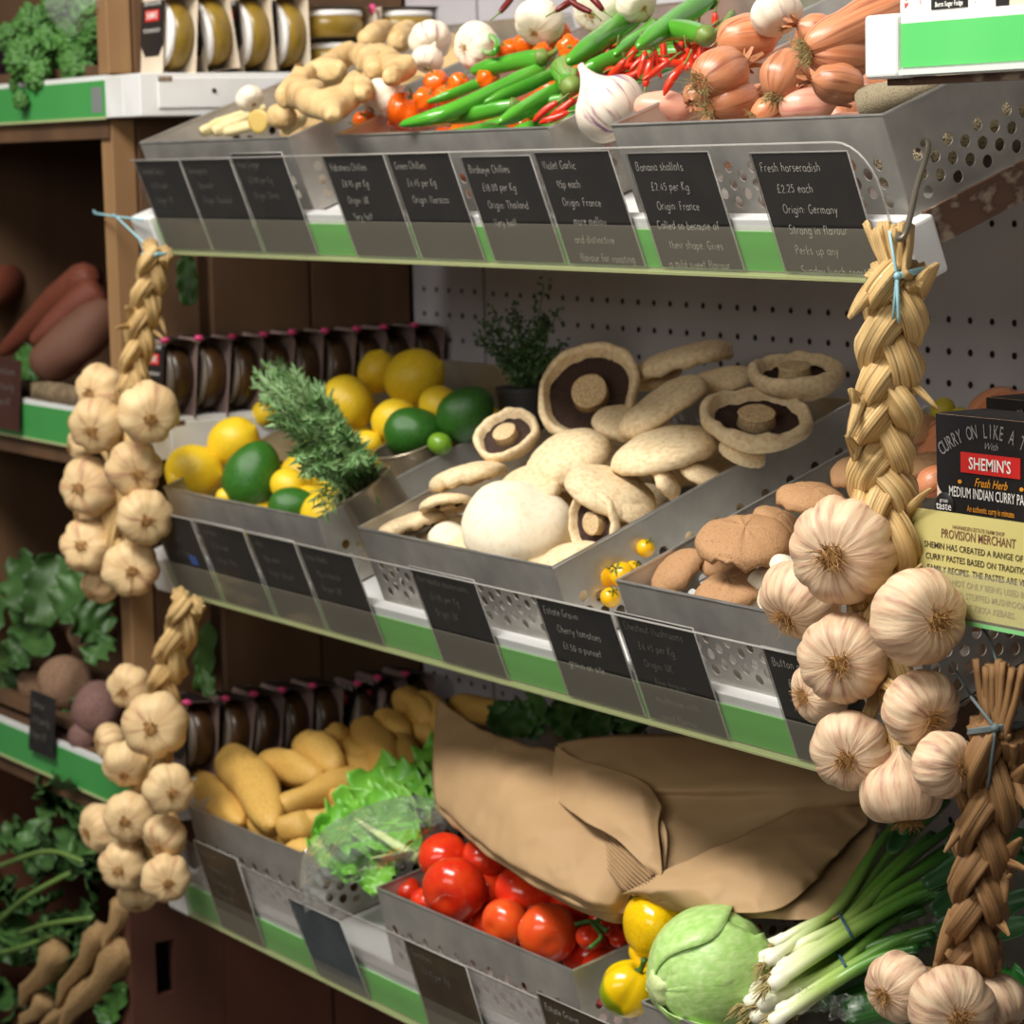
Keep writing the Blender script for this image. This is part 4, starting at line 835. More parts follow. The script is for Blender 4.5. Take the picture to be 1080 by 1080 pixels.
chilli([(672, 50), (695, 34), (718, 18), (748, -2)], 13, .148, 'fat green chilli at the back reaching out of the frame')
chilli([(680, 44), (700, 33), (722, 32), (746, 38)], 12, .145, 'bent green chilli above the red birdseye heap', [(760, 30), (772, 14)])
chilli([(648, 58), (664, 46), (680, 36), (690, 26)], 9, .138, 'green chilli between the fattest one and the bent one')
chilli([(548, 124), (562, 114), (580, 108), (596, 104)], 7, .108, 'green chilli low down beneath the wrinkled one')
chilli([(600, 60), (592, 72), (598, 84), (603, 92)], 12, .128, 'green chilli end with a large calyx facing the violet garlic', [(606, 74, .01)])
b = MB(); b.tube(cr([at(TOP, 503, 52, .14), at(TOP, 520, 56, .145), at(TOP, 525, 45, .15), at(TOP, 516, 38, .152), at(TOP, 506, 40, .152)], 18), [.0022+.001*min(1, i/6) for i in range(18)], 8)
one('chilli_stalk', b.mesh('chilli_stalk', CHIL), 'hooked green chilli stalk sticking up by the garlic', 'chilli pepper')
RC = []
for s in range(4):
    r = random.Random(s); bend = r.uniform(-.5, .5); b = MB()
    P = cr([(0, 0, -1), (bend*.3, 0, -.4), (bend*.35, .1*bend, .3), (0, 0, 1)], 12); b.tube(P, [.05, .13, .19, .22, .24, .25, .25, .25, .24, .22, .2, .12], 8)
    RC.append((b.mesh('red_chilli', REDCH), MB().tube(cr([(0, 0, .95), (.1*bend, .05, 1.4), (.4*bend, .1, 1.9)], 6), [.14, .07, .06, .06, .06, .06], 5).mesh('stem', CHSTEM)))
for i in range(62):
    u = rnd.random(); px, py = 622+u*136+rnd.uniform(-8, 8), 78-u*34+rnd.gauss(0, 11)+(14*max(0, 1-abs(u-.65)/.35))
    if px < 696 and py > 80: py = rnd.uniform(62, 80)
    n = .118+rnd.uniform(0, .010); p = at(TOP, px, py, n); k = mpp(p); L_ = rnd.uniform(13, 20)*k
    d = idir(rnd.gauss(.5, .6), rnd.gauss(-.3, .5), rnd.uniform(-.2, .2))*rnd.choice((-1, 1, 1)); me, st = RC[i % 4]
    o = one('birdseye_chilli', me, 'small red birdseye chilli in the loose heap beside the green chillies', 'chilli pepper', orient(p, d, roll=rnd.uniform(0, 6)) @ S(L_*.95, L_*.95, L_), 'red birdseye chillies in the top tray'); put('stem', st, o)
for px, py, dx, dy in ((575, 118, .8, -.6), (592, 114, .7, -.5), (584, 124, .9, -.3), (752, 30, .1, -1), (738, 46, -.1, -1), (600, 108, .8, -.5)):
    p = at(TOP, px, py, .117); k = mpp(p); me, st = RC[px % 4]
    o = one('birdseye_chilli', me, 'red birdseye chilli standing clear of the red heap', 'chilli pepper', orient(p, idir(dx, dy, .3)) @ S(17*k), 'single red birdseye chillies'); put('stem', st, o)
for i, (px, py) in enumerate(((598, 4), (612, 6), (626, 2), (536, 3))):
    p = at(TOP, px, py, .185); k = mpp(p); o = one('dried_chilli', RC[i][0], 'dark dried chilli hanging in at the top edge', 'chilli pepper', orient(p, idir((-.7, .8, .5, -.4)[i], .5, .2)) @ S(15*k), 'dark dried chillies at the back'); put('stem', RC[i][1], o)
    o.material_slots[0].link = 'OBJECT'; o.material_slots[0].material = DRYCH
def shallot_mesh(seed, ln=1.25, m_=SHALLOT):
    pr = []
    for i in range(20):
        t = i/19; a = -math.pi/2+math.pi*t; z = ln*math.sin(a); q = max(.06, math.cos(a)**.85 if math.cos(a) > 1e-6 else .06)
        if t > .86: q = max(q*.9, .17*(1-(t-.86)*1.2)); z = ln*math.sin(-math.pi/2+math.pi*.86)+(t-.86)*ln*1.9
        pr.append((z, q))
    def off(p, th, t):
        q = 1+noise.noise(Vector(p)*1.1+Vector((seed*3, 0, 0)))*.12+.02*math.sin(2*th+seed); return (p[0]*q, p[1]*q, p[2])
    b = MB().rev(pr, 32, None, off); me = b.mesh('shallot', m_); return me
SHM = [shallot_mesh(s, 1.2) for s in (1, 2, 3)]; SHB = shallot_mesh(7, 2.0); SHP = shallot_mesh(5, 1.2, SHALLOTP)
SROOT = root_tuft(41, 90, .62, .62, ROOTP, .014)
def neck_mesh(seed):
    r = random.Random(seed); b = MB()
    for i in range(7):
        a = i*.9; d = Vector((math.cos(a)*.3, math.sin(a)*.3, 1)); o_ = Vector((math.cos(a)*.12, math.sin(a)*.12, 0)); sd = Vector((-math.sin(a), math.cos(a), 0)); l_ = r.uniform(.35, .7)
        b.grid([[o_+d*l_*t+sd*(.17*(1-t*.6)*x)+Vector((math.cos(a), math.sin(a), 0))*.25*t*t for x in (-1, 0, 1)] for t in (0, .35, .7, 1)])
    return b.mesh('papery_neck', PAPERY)
SNECK = neck_mesh(2)
def shallot(px, py, n, rp, ax, ln, label, me=None, root=True, neck=True):
    """ax = direction of the neck in the photo"""
    p = at(TOP, px, py, n); s = rp*mpp(p); me = me or SHM[int(px) % 3]; L0 = 2.0 if me is SHB else 1.2
    o = one('banana_shallot', me, label, 'shallot', orient(p, idir(*ax), roll=px) @ S(s, s, s*ln/L0), 'banana shallots in the top tray')
    if root: put('roots', SROOT, o, Matrix.Translation((0, 0, -L0*.97)))
    if neck: put('papery_neck', SNECK, o, Matrix.Translation((0, 0, L0*1.05)))
shallot(788, 40, .146, 26, (.75, -.1, -.2), 1.25, 'smooth golden shallot resting on top beside the red chillies', root=False, neck=False)
shallot(760, 78, .136, 28, (.65, -.35, -.55), 1.2, 'shallot showing a shaggy root tuft towards the chillies')
shallot(772, 107, .114, 24, (.8, -.3, -.35), 1.25, 'orange brown shallot lying at the front rim of the tray')
shallot(828, 80, .134, 26, (.35, -.75, -.3), 1.15, 'shallot standing in the middle with its papery neck upward')
shallot(884, 88, .130, 22, (-.85, -.1, .1), 1.25, 'copper shallot at the back between the pink one and the tray wall', root=False)
shallot(851, 112, .111, 19, (.92, -.1, .1), 1.55, 'pink shallot lying lengthwise along the front rim', SHP, root=False)
shallot(812, 117, .106, 17, (.7, -.4, -.3), 1.25, 'pale golden shallot squeezed behind the front rim', root=True, neck=False)
shallot(698, 113, .106, 17, (.9, .05, .1), 1.75, 'pink peeling shallot at the tray corner by the violet garlic', SHP, root=False)
shallot(886, 58, .142, 27, (.92, .0, -.3), 1.4, 'grey rooted shallot below the long one at the back')
shallot(905, 26, .158, 25, (.9, -.45, -.2), 2.6, 'long banana shallot stretching back under the near shelf front', SHB, neck=False)
shallot(733, 100, .120, 13, (-.2, .5, .7), 1.2, 'dark little shallot end under the shaggy root tuft', root=False)
shallot(866, 36, .150, 20, (-.8, -.3, .2), 1.3, 'brown shallot in front of the white garlic at the back', root=False)
hm = MB().rev([(-1.02, .2), (-1, .8), (-.9, 1), (0, .95), (.9, .85), (1, .5)], 22, None, lambda p, th, t: (p[0]*(1+noise.noise(Vector((p[0]*2, p[1]*2, p[2]*4)))*.3), p[1]*(1+noise.noise(Vector((p[0]*2+5, p[1]*2, p[2]*4)))*.3), p[2]))
hm = hm.mesh('horseradish_root', HORSE)
place_long('horseradish_root', hm, TOP, (905, 112), (990, 88), .112, 17, 'rough tan horseradish root lying at the tray corner under the shelf front', 'horseradish', None, 1.0)

for i, (x, v0, v1, n, r) in enumerate(((1.160, .06, .30, .066, .022), (1.150, .10, .33, .096, .020), (1.112, .07, .28, .060, .022))):
    A, B = TOP.w(x, v0, n), TOP.w(x+.004, v1, n+.006)
    one('horseradish_root', hm, ('tan horseradish root seen through the holes low in the shallot tray', 'tan horseradish root along the tray wall behind the wire hook', 'tan horseradish root buried under the shallots at the holed tray wall')[i], 'horseradish', orient((A+B)/2, B-A, roll=i) @ S(r, r, (B-A).length/2), 'horseradish roots inside the shallot tray')

# ================================================================== MIDDLE SHELF PRODUCE
LM = []
for s in (1, 2, 3):
    pr = []
    for i in range(22):
        a = -math.pi/2+math.pi*i/21; z = 1.12*math.sin(a); q = max(.02, math.cos(a)**.92 if math.cos(a) > 1e-6 else .02)
        if i >= 19: z += (i-18)*.03; q = max(.03, q*.75)
        if i <= 1: z -= .03
        pr.append((z, q))
    LM.append(ball(s, pr, LEMON, seg=28, wob=.02, name='lemon'))
lemons = [((205, 497, 30, .108), (.85, .1, .4), 'bright lemon at the front corner of the tray'), ((246, 466, 27, .122), (.8, -.5, .3), 'lemon resting behind the front one, beside the rosemary'), ((238, 524, 10, .100), (.9, .2, .3), 'lemon mostly hidden under the front lemon and avocado'),
 ((280, 436, 15, .120), (.6, -.5, .5), 'small showing lemon peeping out left of the rosemary tips'), ((304, 512, 19, .098), (.7, .3, .5), 'lemon between the large avocado and the rosemary stems'), ((188, 506, 13, .108), (.2, .9, .3), 'lemon hidden behind the front lemon by the garlic braid'),
 ((398, 392, 22, .150), (.2, -.9, .4), 'smaller lemon on top of the back pile'), ((437, 398, 31, .148), (.85, -.4, .3), 'largest lemon on top of the back pile'), ((367, 425, 29, .142), (.5, .7, .4), 'lemon in the back pile right behind the rosemary'),
 ((417, 444, 25, .132), (.8, -.2, .5), 'lemon in the back pile below the largest one'), ((464, 428, 22, .138), (.7, .4, .5), 'lemon at the far end of the back pile by the dark avocado'), ((388, 468, 15, .122), (.9, .2, .3), 'lemon low in the back pile next to the empty tin'), ((330, 470, 18, .12), (.4, .6, .5), 'lemon buried behind the rosemary needles')]
for (px, py, r, n), ax, lb in lemons: place_ball('lemon', LM[px % 3], MID, px, py, n, r*.95, lb, 'lemon', 'lemons in the middle tray', ax)
AV = []
for s in (1, 2):
    AV.append(ball(s, [(1.22*math.sin(-math.pi/2+math.pi*i/19), max(.02, math.cos(-math.pi/2+math.pi*i/19))*(1-.16*math.sin(-math.pi/2+math.pi*i/19))) for i in range(20)], AVO, wob=.02, name='avocado'))
place_ball('avocado', AV[0], MID, 267, 501, .111, 31, 'large glossy green avocado beside the front lemon', 'avocado', 'avocados in the middle tray', (.35, -.9, .2))
place_ball('avocado', AV[1], MID, 308, 534, .088, 21, 'green avocado low at the tray rim in front of the rosemary', 'avocado', 'avocados in the middle tray', (.9, -.2, .2))
place_ball('avocado', AV[0], MID, 437, 456, .128, 27, 'dark avocado lying over the empty tin', 'avocado', 'avocados in the middle tray', (.95, -.1, .2))
place_ball('avocado', AV[1], MID, 492, 436, .136, 28, 'darkest avocado in the shade by the mushroom tray', 'avocado', 'avocados in the middle tray', (.6, -.5, .4))
place_ball('lime', LM[0], MID, 464, 468, .122, 12, 'small lime wedged beside the empty tin', 'lime', None, (.8, .2, .4)).material_slots[0].link = 'OBJECT'
bpy.data.objects['lime'].material_slots[0].material = LIME
def tin(px, py, w_px, label, h=.086, tilt=(0, 0), n=.118):
    """open food can; the photo point is the middle of its mouth"""
    c_ = at(MID, px, py, n); r = w_px/2*mpp(c_); ax = (MID.n+Vector((0, tilt[0], 0))+Vector((tilt[1], 0, 0))).normalized()
    t = thing('tin_can', label, 'tin can', orient(c_-ax*h, ax), 'open tin cans on the middle shelf')
    pr = [(0, r*.97), (.003, r)]+[(.006+i*(h-.03)/40, r*(1+.018*math.sin(i*1.25) if 4 < i < 36 else 1)) for i in range(41)]+[(h-.004, r), (h, r*1.015), (h+.001, r*1.0), (h-.002, r*.975), (.004, r*.96), (.003, .001)]
    MB().rev(pr, 40, capb=False).obj('can_body', TIN, t)
    b = MB(); b.tube([(r*1.005*math.cos(a*math.pi/20), r*1.005*math.sin(a*math.pi/20), h) for a in range(41)], .0012, 6); b.obj('rolled_rim', TIN, t)
    return c_, ax, r
cA, aA, rA = tin(381, 512, 70, 'open tin can holding the bunch of rosemary', tilt=(-.18, -.22))
tin(428, 470, 72, 'empty open tin can behind the one with rosemary', tilt=(.05, .0), n=.122)
def herb_sprig(P, n_need, L, wd, r, mats, name, parent, inv, u0=.2):
    b = MB(); N = len(P); b.tube(P, [wd*1.1*(1-.5*i/N) for i in range(N)], 5, mi=1)
    for i in range(n_need):
        u = u0+(1-u0)*(i/n_need); k = min(N-2, int(u*(N-1))); p = P[k].lerp(P[k+1], u*(N-1)-k); d = (P[k+1]-P[k]).normalized(); e = d.orthogonal().normalized(); e2 = d.cross(e); a = i*2.4+r.uniform(-.4, .4)
        o_ = (e*math.cos(a)+e2*math.sin(a)); dr = (d*r.uniform(.5, 1.1)+o_*r.uniform(.6, 1)).normalized(); l_ = L*r.uniform(.6, 1.1)*(1 if u < .9 else .7); sd = dr.cross(o_).normalized()*wd*1.1
        q1 = p+dr*l_*.5+o_*l_*.05; q2 = p+dr*l_; up = sd.cross(dr).normalized()*wd*.5
        b.add([p-sd*.5, p+sd*.5, q1+sd, q1-sd, q2, q1+up], [(0, 1, 5), (1, 2, 5), (2, 4, 5), (4, 3, 5), (3, 0, 5)], None, 0)
    return put(name, b.mesh(name, mats, False), parent, inv)
def rosemary():
    base = cA-aA*.055; t = thing('rosemary_bunch', 'bunch of fresh rosemary leaning out of the front tin can', 'herb', Matrix.Translation(base)); inv = Matrix.Translation(-base); r = random.Random(5)
    tips = [(278, 384), (292, 380), (268, 404), (284, 408), (300, 396), (312, 392), (322, 404), (334, 420), (346, 430), (352, 450), (296, 432), (306, 452), (318, 470), (330, 490), (286, 440), (340, 472), (360, 468), (366, 488), (310, 420), (325, 440), (270, 392), (288, 396), (306, 408), (318, 414), (330, 432), (276, 420), (290, 446), (312, 480), (352, 470), (358, 455), (345, 440), (336, 408), (372, 478), (322, 496)]
    for i, (px, py) in enumerate(tips):
        tip = at(MID, px, py, .19+r.uniform(-.02, .03)); m_ = cA+Vector((r.uniform(-1, 1)*rA*.85, r.uniform(-1, 1)*rA*.7, 0)); root = base+Vector((r.uniform(-1, 1)*rA*.4, r.uniform(-.4, .4)*rA, 0))
        herb_sprig(cr([root, m_, m_.lerp(tip, .55)+Vector((0, 0, .008)), tip], 16), 105, .019, .0015, r, [HERB, HERBST], 'sprig', t, inv, .40)
    for px, py in ((340, 548), (336, 536), (330, 528)):
        q = at(MID, px, py, .118); herb_sprig(cr([base+aA*.05, cA+(q-cA)*.5+Vector((0, 0, .012)), q], 10), 34, .018, .0011, r, [HERB, HERBST], 'sprig', t, inv)
rosemary()
def thyme():
    c_ = at(MID, 555, 412, .13); k = mpp(c_); t = thing('potted_thyme', 'small dark bushy pot of thyme in the shade behind the mushrooms', 'herb', Matrix.Translation(c_)); r = random.Random(9)
    MB().rev([(-.045, .024), (0, .03), (.004, .031), (.004, .027)], 20).obj('pot', mat('dark_pot', c(42, 40, 38), rough=.6), t)
    for i in range(34):
        a = r.uniform(0, 6.28); tip = RT*(r.gauss(0, 26)*k)+DN*(-(40+r.uniform(0, 72))*k)*r.uniform(.6, 1)+FW*r.uniform(-.02, .02)
        P = cr([Vector((math.cos(a)*.012, math.sin(a)*.012, 0)), tip*.5+Vector((r.uniform(-.006, .006), 0, 0)), tip], 10); b = MB(); b.tube(P, .0006, 4)
        for j in range(46):
            p = P[min(9, 2+int(8*j/46))]+Vector((r.gauss(0, .0028), r.gauss(0, .0028), r.gauss(0, .0028))); d = Vector((r.uniform(-1, 1), r.uniform(-1, 1), r.uniform(-.4, 1))).normalized(); e = d.orthogonal()*.0018; l_ = .0052
            b.add([p, p+d*l_*.5+e, p+d*l_, p+d*l_*.5-e], [(0, 1, 2, 3)])
        b.obj('sprig', THYME, t, smooth=False)
thyme()
def mushroom(seed, open_=False, wob=.14, h=.55, stem=.5, m_=MUSH, stem_r=.28, edge=.16, frill=.02, inn=.74):
    """unit radius cap, top to +Z; open = wide dark gills below"""
    r = random.Random(seed); P = {}
    pr = [(h, .015)]
    for i in range(1, 15):
        a = i/14*math.pi/2; pr.append((h*math.cos(a)**.9 if i < 14 else 0, math.sin(a)**.92))
    pr += [(-edge*.5, 1.0), (-edge*.9, .95), (-edge, .88), (-edge*.8, inn+.04), (-.02, inn), (.08, inn*.93)]
    def off(p, th, t):
        q = 1+noise.noise(Vector((p[0], p[1], 0))*1.1+Vector((seed*4.7, 0, 0)))*wob+noise.noise(Vector((p[0], p[1], p[2]))*3+Vector((seed, 0, 0)))*.035+.0*th
        fz = noise.noise(Vector((math.cos(th)*4, math.sin(th)*4, seed)))*frill*(1 if t > .68 else .2)*4
        return (p[0]*q, p[1]*q, p[2]*(1+noise.noise(Vector((p[0], p[1], seed)))*.25)+fz)
    P['cap'] = MB().rev(pr, 48, None, off, capa=True, capb=False).mesh('cap', m_)
    g = MB(); n_ = 96; g.rev([(.10, inn*1.02), (.15+.05*h, inn*.6), (.12, .1)], n_, lambda th, t: 1, lambda p, th, t: (p[0], p[1], p[2]+(.016 if int(th/(2*math.pi)*n_+.5) % 2 else -.016)*(1-t)), capa=False)
    P['gills'] = g.mesh('gills', GILL)
    s_ = MB(); s_.rev([(.22, stem_r*1.15), (-.02, stem_r), (-stem*.6, stem_r*1.02), (-stem*.94, stem_r*1.08), (-stem, stem_r*.96), (-stem*.985, .02)], 24, None, lambda p, th, t: (p[0]*(1+.06*math.sin(2*th+seed)), p[1], p[2]))
    P['stem'] = s_.mesh('stem', STEMM)
    return P
MO = [mushroom(1, h=.5, stem=.10, stem_r=.32, edge=.16, inn=.82), mushroom(2, h=.5, stem=.14, stem_r=.32, edge=.16, inn=.78)]
MC = [mushroom(3, h=.62, wob=.05, edge=.2, frill=.012, stem=.2), mushroom(4, h=.5, wob=.07, edge=.2, frill=.014, stem=.2), mushroom(5, h=.42, edge=.22, frill=.03, stem=.2)]
MWH = mushroom(6, h=.80, wob=.04, m_=MUSHW, frill=.005); MCH = [mushroom(7, h=.55, m_=CHEST, frill=.05, stem=.4), mushroom(8, h=.42, m_=CHEST, frill=.06, stem=.4)]
MBT = mushroom(9, h=.75, m_=MUSHW, stem=.75, stem_r=.45, edge=.14, inn=.6, frill=.01)
def mush(px, py, n, rp, up, label, P, group='flat mushrooms in the middle tray', sq=1, name='flat_mushroom'):
    p = at(MID, px, py, n); s = rp*mpp(p); t = thing(name, label, 'mushroom', orient(p, idir(*up), roll=px*.7) @ S(s, s, s*sq), group)
    for k, me in P.items(): put(k, me, t)
mush(546, 558, .100, 60, (-.05, -.86, .50), 'biggest smooth white mushroom cap at the tray front', MWH, sq=.95)
mush(533, 458, .150, 36, (.30, .62, -.62), 'small open mushroom showing dark gills, left of the largest open one', MO[1])
mush(622, 414, .166, 55, (.16, .30, -.86), 'largest open mushroom with dark gills and round stem facing out', MO[0])
mush(437, 553, .100, 40, (-.28, -.92, -.02), 'sliced looking mushroom edge at the front corner next to the tin', MC[2], sq=.7)
mush(473, 568, .092, 22, (.0, -.8, .5), 'little white cap between the corner mushroom and the big white one', MWH, sq=.8)
mush(472, 533, .116, 30, (-.1, -.9, -.2), 'tan mushroom in shade under the slanted cap edge', MC[1], sq=.7)
mush(493, 503, .130, 42, (-.22, -.93, -.02), 'slanted mushroom cap edge below the small open mushroom', MC[2], sq=.75)
mush(600, 484, .132, 47, (-.35, -.80, .40), 'smooth cream cap under the largest open mushroom', MC[0], sq=.8)
mush(553, 520, .120, 45, (-.4, -.75, .45), 'cream cap rising behind the biggest white cap', MC[1], sq=.75)
mush(644, 520, .116, 50, (.30, -.82, .42), 'broad cream cap leaning towards the tray wall', MC[0], sq=.62)
mush(626, 552, .104, 35, (.62, -.05, -.62), 'upended mushroom showing torn gills and stem at the tray wall', MO[1])
mush(703, 508, .116, 20, (.75, -.45, .35), 'torn stem lump standing by the tray wall', MC[2], sq=1.1)
mush(700, 430, .152, 54, (-.46, -.72, .12), 'long mushroom cap on edge with a frilled rim, right of the largest open one', MC[1], sq=.72)
mush(702, 478, .130, 58, (-.22, -.88, .22), 'thick slanted cap below the one standing on edge', MC[0], sq=.62)
mush(724, 380, .160, 52, (-.25, -.93, .05), 'tan mushroom on edge at the back top of the pile', MC[2], sq=.7)
mush(798, 440, .142, 56, (.02, .78, -.50), 'upturned mushroom with brown scars on its rim near the tray wall', MO[0])
mush(838, 392, .156, 50, (.05, .90, -.34), 'upturned dark gilled mushroom highest at the back', MO[1])
mush(762, 402, .146, 36, (-.2, -.9, .25), 'cream cap tucked between the two upturned mushrooms', MC[1], sq=.7)
mush(783, 478, .118, 26, (.3, -.8, .4), 'small cap low under the scarred upturned mushroom', MC[0], sq=.8)
mush(664, 535, .104, 30, (.5, -.7, .4), 'cream cap pressed against the tray wall beside the torn gills', MC[0], sq=.7)
mush(740, 500, .112, 26, (.4, -.8, .4), 'tan cap end low along the tray wall', MC[1], sq=.7)
mush(655, 445, .140, 30, (.0, -.7, .5), 'dim tan cap behind the largest open mushroom', MC[2], sq=.8)
mush(690, 395, .150, 30, (-.3, -.8, .4), 'shaded cap behind the frilled one', MC[0], sq=.7)
cg = 'chestnut mushrooms in the right middle tray'
for a in ((714, 604, .100, 32, (-.62, -.68, .40), 'brown chestnut mushroom standing on edge at the tray corner', MCH[0]), (786, 572, .122, 52, (-.05, -.86, .42), 'widest brown chestnut mushroom cap', MCH[1]), (772, 622, .090, 42, (-.25, -.88, .35), 'brown chestnut mushroom at the front with dark gills showing', MCH[1]),
          (856, 527, .128, 38, (.1, -.9, .35), 'brown chestnut mushroom behind the large garlic bulb', MCH[1]), (899, 497, .135, 26, (-.4, -.8, .4), 'chestnut mushroom peeping out left of the braid', MCH[0]), (965, 452, .150, 34, (.2, -.8, .4), 'dark brown mushroom behind the braid at the back', MCH[0]),
          (972, 492, .140, 30, (-.2, -.9, .3), 'brown mushroom between the braid and the paste pack', MCH[1]), (820, 552, .112, 28, (.3, -.8, .4), 'chestnut mushroom under the widest cap', MCH[0]), (756, 590, .10, 24, (0, -.6, .6), 'chestnut mushroom in the dark gap between the front caps', MCH[0]), (900, 545, .115, 30, (.2, -.8, .4), 'chestnut mushroom hidden behind the near garlic', MCH[0])):
    mush(*a, group=cg, sq=.85, name='chestnut_mushroom')
for a in ((806, 612, .094, 17, (-.3, -.8, .3), 'white button mushroom beside the rear garlic bulb'), (812, 632, .086, 15, (.4, -.1, -.6), 'white button mushroom lying with its stem out at the tray front'), (828, 598, .110, 17, (.2, -.8, .4), 'white button mushroom on top of its small heap'), (832, 634, .088, 15, (.5, -.5, .4), 'white button mushroom half behind the garlic'), (794, 634, .082, 10, (-.7, .2, .4), 'tiny white button mushroom at the tray rim')):
    mush(*a, MBT, group='white button mushrooms', name='button_mushroom')
for i, (x, v, n, r) in enumerate(((1.145, .08, .072, .034), (1.140, .14, .078, .036), (1.146, .20, .074, .034), (1.140, .27, .080, .036), (1.080, .11, .070, .034), (1.075, .20, .074, .036), (1.010, .16, .070, .036))):
    t = thing('chestnut_mushroom', 'brown chestnut mushroom deep in the tray, seen through the holed wall behind the garlic', 'mushroom', orient(MID.w(x, v, n), MID.n+Vector((.5*math.sin(i), 0, 0)), roll=i) @ S(r, r, r*.85), 'chestnut mushrooms deep in the tray')
    for k, me in MCH[i % 2].items(): put(k, me, t)
YT = ball(3, circ(14, .95, 1, .1), YTOM, seg=24, wob=.02, name='yellow_tomato')
calyx = MB()
for a in range(5):
    d = Vector((math.cos(a*1.257), math.sin(a*1.257), 0)); e = Vector((-d.y, d.x, 0))
    calyx.add([(0, 0, .95), tuple(d*.35+e*.09+Vector((0, 0, .98))), tuple(d*.75+Vector((0, 0, .88))), tuple(d*.35-e*.09+Vector((0, 0, .98)))], [(0, 1, 2, 3)])
calyx.tube([(0, 0, .9), (.05, 0, 1.2), (.1, .05, 1.45)], [.08, .06, .06], 6); calyx = calyx.mesh('calyx', VINE)
for i, (px, py, r, n, ax) in enumerate(((650, 588, 12, .088, (-.3, .3, .6)), (637, 607, 15, .080, (.6, -.3, .6)), (656, 606, 14, .080, (-.5, -.5, .6)), (644, 630, 11, .066, (.2, -.5, .6)), (681, 578, 10, .088, (.3, -.7, .5)), (668, 600, 9, .078, (.4, -.6, .6)), (690, 610, 8, .082, (.3, -.6, .6)))):
    nm = ('top yellow cherry tomato of the cluster in the tray gap', 'yellow cherry tomato at the front of the cluster with its green star', 'yellow cherry tomato against the chestnut tray corner', 'lowest yellow cherry tomato behind the clear guard', 'single yellow cherry tomato further back along the tray wall', 'yellow cherry tomato behind the cluster', 'yellow cherry tomato inside the chestnut tray corner')[i]
    o = place_ball('cherry_tomato', YT, MID, px, py, n, r, nm, 'tomato', 'yellow cherry tomatoes', ax); put('calyx', calyx, o)

# ================================================================== BOTTOM SHELF PRODUCE
PT = [tuber(s, 1.5, .19) for s in (1, 2, 3, 4)]
pg = 'potatoes in the bottom tray'
pots = [((208, 824), (248, 862), 16, .110, 'slim yellow potato at the outer end of the tray front'), ((246, 803), (282, 862), 25, .122, 'large pale oval potato standing at the front'), ((268, 862), (304, 884), 19, .100, 'rounded potato lying on the front rim below the large oval one'), ((304, 850), (376, 822), 18, .126, 'long potato lying crosswise in the middle of the tray'),
  ((296, 806), (320, 814), 18, .136, 'round potato behind the large oval one'), ((324, 788), (352, 808), 20, .142, 'lumpy potato with a bud beside the round one'), ((384, 772), (412, 806), 22, .144, 'big tan potato in the back heap next to the lettuce'), ((304, 872), (322, 868), 17, .120, 'small potato end between the long one and the rim'),
  ((326, 868), (350, 862), 16, .118, 'potato half under the lettuce leaves'), ((310, 898), (328, 898), 13, .102, 'potato just showing above the front rim by the lettuce'), ((404, 760), (424, 774), 17, .150, 'tan potato highest in the back heap'), ((424, 786), (436, 806), 17, .142, 'tan potato next to the paper bag edge'), ((430, 742), (444, 752), 16, .156, 'potato at the very back of the heap'),
  ((448, 744), (462, 756), 18, .152, 'potato touching the top corner of the paper bag'), ((366, 784), (384, 796), 15, .140, 'small potato in the middle of the back heap'), ((372, 804), (396, 812), 16, .134, 'potato below the big tan one'), ((408, 815), (432, 800), 15, .130, 'pale potato resting on the lettuce edge'),
  ((340, 792), (366, 780), 18, .144, 'potato behind the lumpy one'), ((494, 745), (520, 752), 15, .150, 'potato glimpsed above the paper bag'), ((356, 842), (372, 850), 15, .118, 'potato under the long crosswise one'), ((420, 768), (446, 774), 16, .140, 'dim potato between the heap and the bag')]
for i, (a, b_, r, n, lb) in enumerate(pots): place_long('potato', PT[i % 4], LOW, a, b_, n, r, lb, 'potato', pg, .62 if (abs(a[0]-b_[0])+abs(a[1]-b_[1])) < 34 else 1.15)
TM = [ball(s, circ(18, .84, .92, .14, .04), TOMATO, 5, .03, 32, .02, 'tomato') for s in (1, 2)]
TMO = ball(3, circ(18, .86, .95, .12, .04), TOMATOO, 5, .02, 32, .02, 'tomato')
for i, (px, py, r, n, ax, me, lb) in enumerate(((467, 902, 27, .136, (-.3, -.85, .4), TM[0], 'red tomato at the back touching the lettuce bag'), (479, 938, 35, .121, (-.3, .3, .7), TM[1], 'biggest red tomato near the tray front'), (513, 906, 26, .130, (.5, -.7, .4), TM[0], 'red tomato tucked under the paper bag edge'),
   (555, 938, 33, .122, (.2, -.8, .4), TM[1], 'deep red tomato in the shade of the paper bag'), (532, 973, 26, .108, (-.6, .2, .6), TMO, 'orange red tomato between the biggest and the corner one'), (578, 984, 32, .106, (.1, .3, .9), TMO, 'orange red tomato at the tray corner'), (447, 950, 15, .092, (-.4, -.5, .6), TM[0], 'red tomato hidden low behind the tray front'),
   (516, 936, 22, .108, (.1, -.8, .4), TM[0], 'red tomato in the gap behind the biggest one'), (430, 938, 14, .100, (-.3, -.7, .5), TM[1], 'dark red tomato in the outer tray corner'), (604, 950, 24, .112, (.3, -.7, .4), TM[1], 'red tomato in deep shade beside the vine tomatoes'))):
    place_ball('tomato', me, LOW, px, py, n, r, lb, 'tomato', 'loose red tomatoes in the bottom tray', ax)
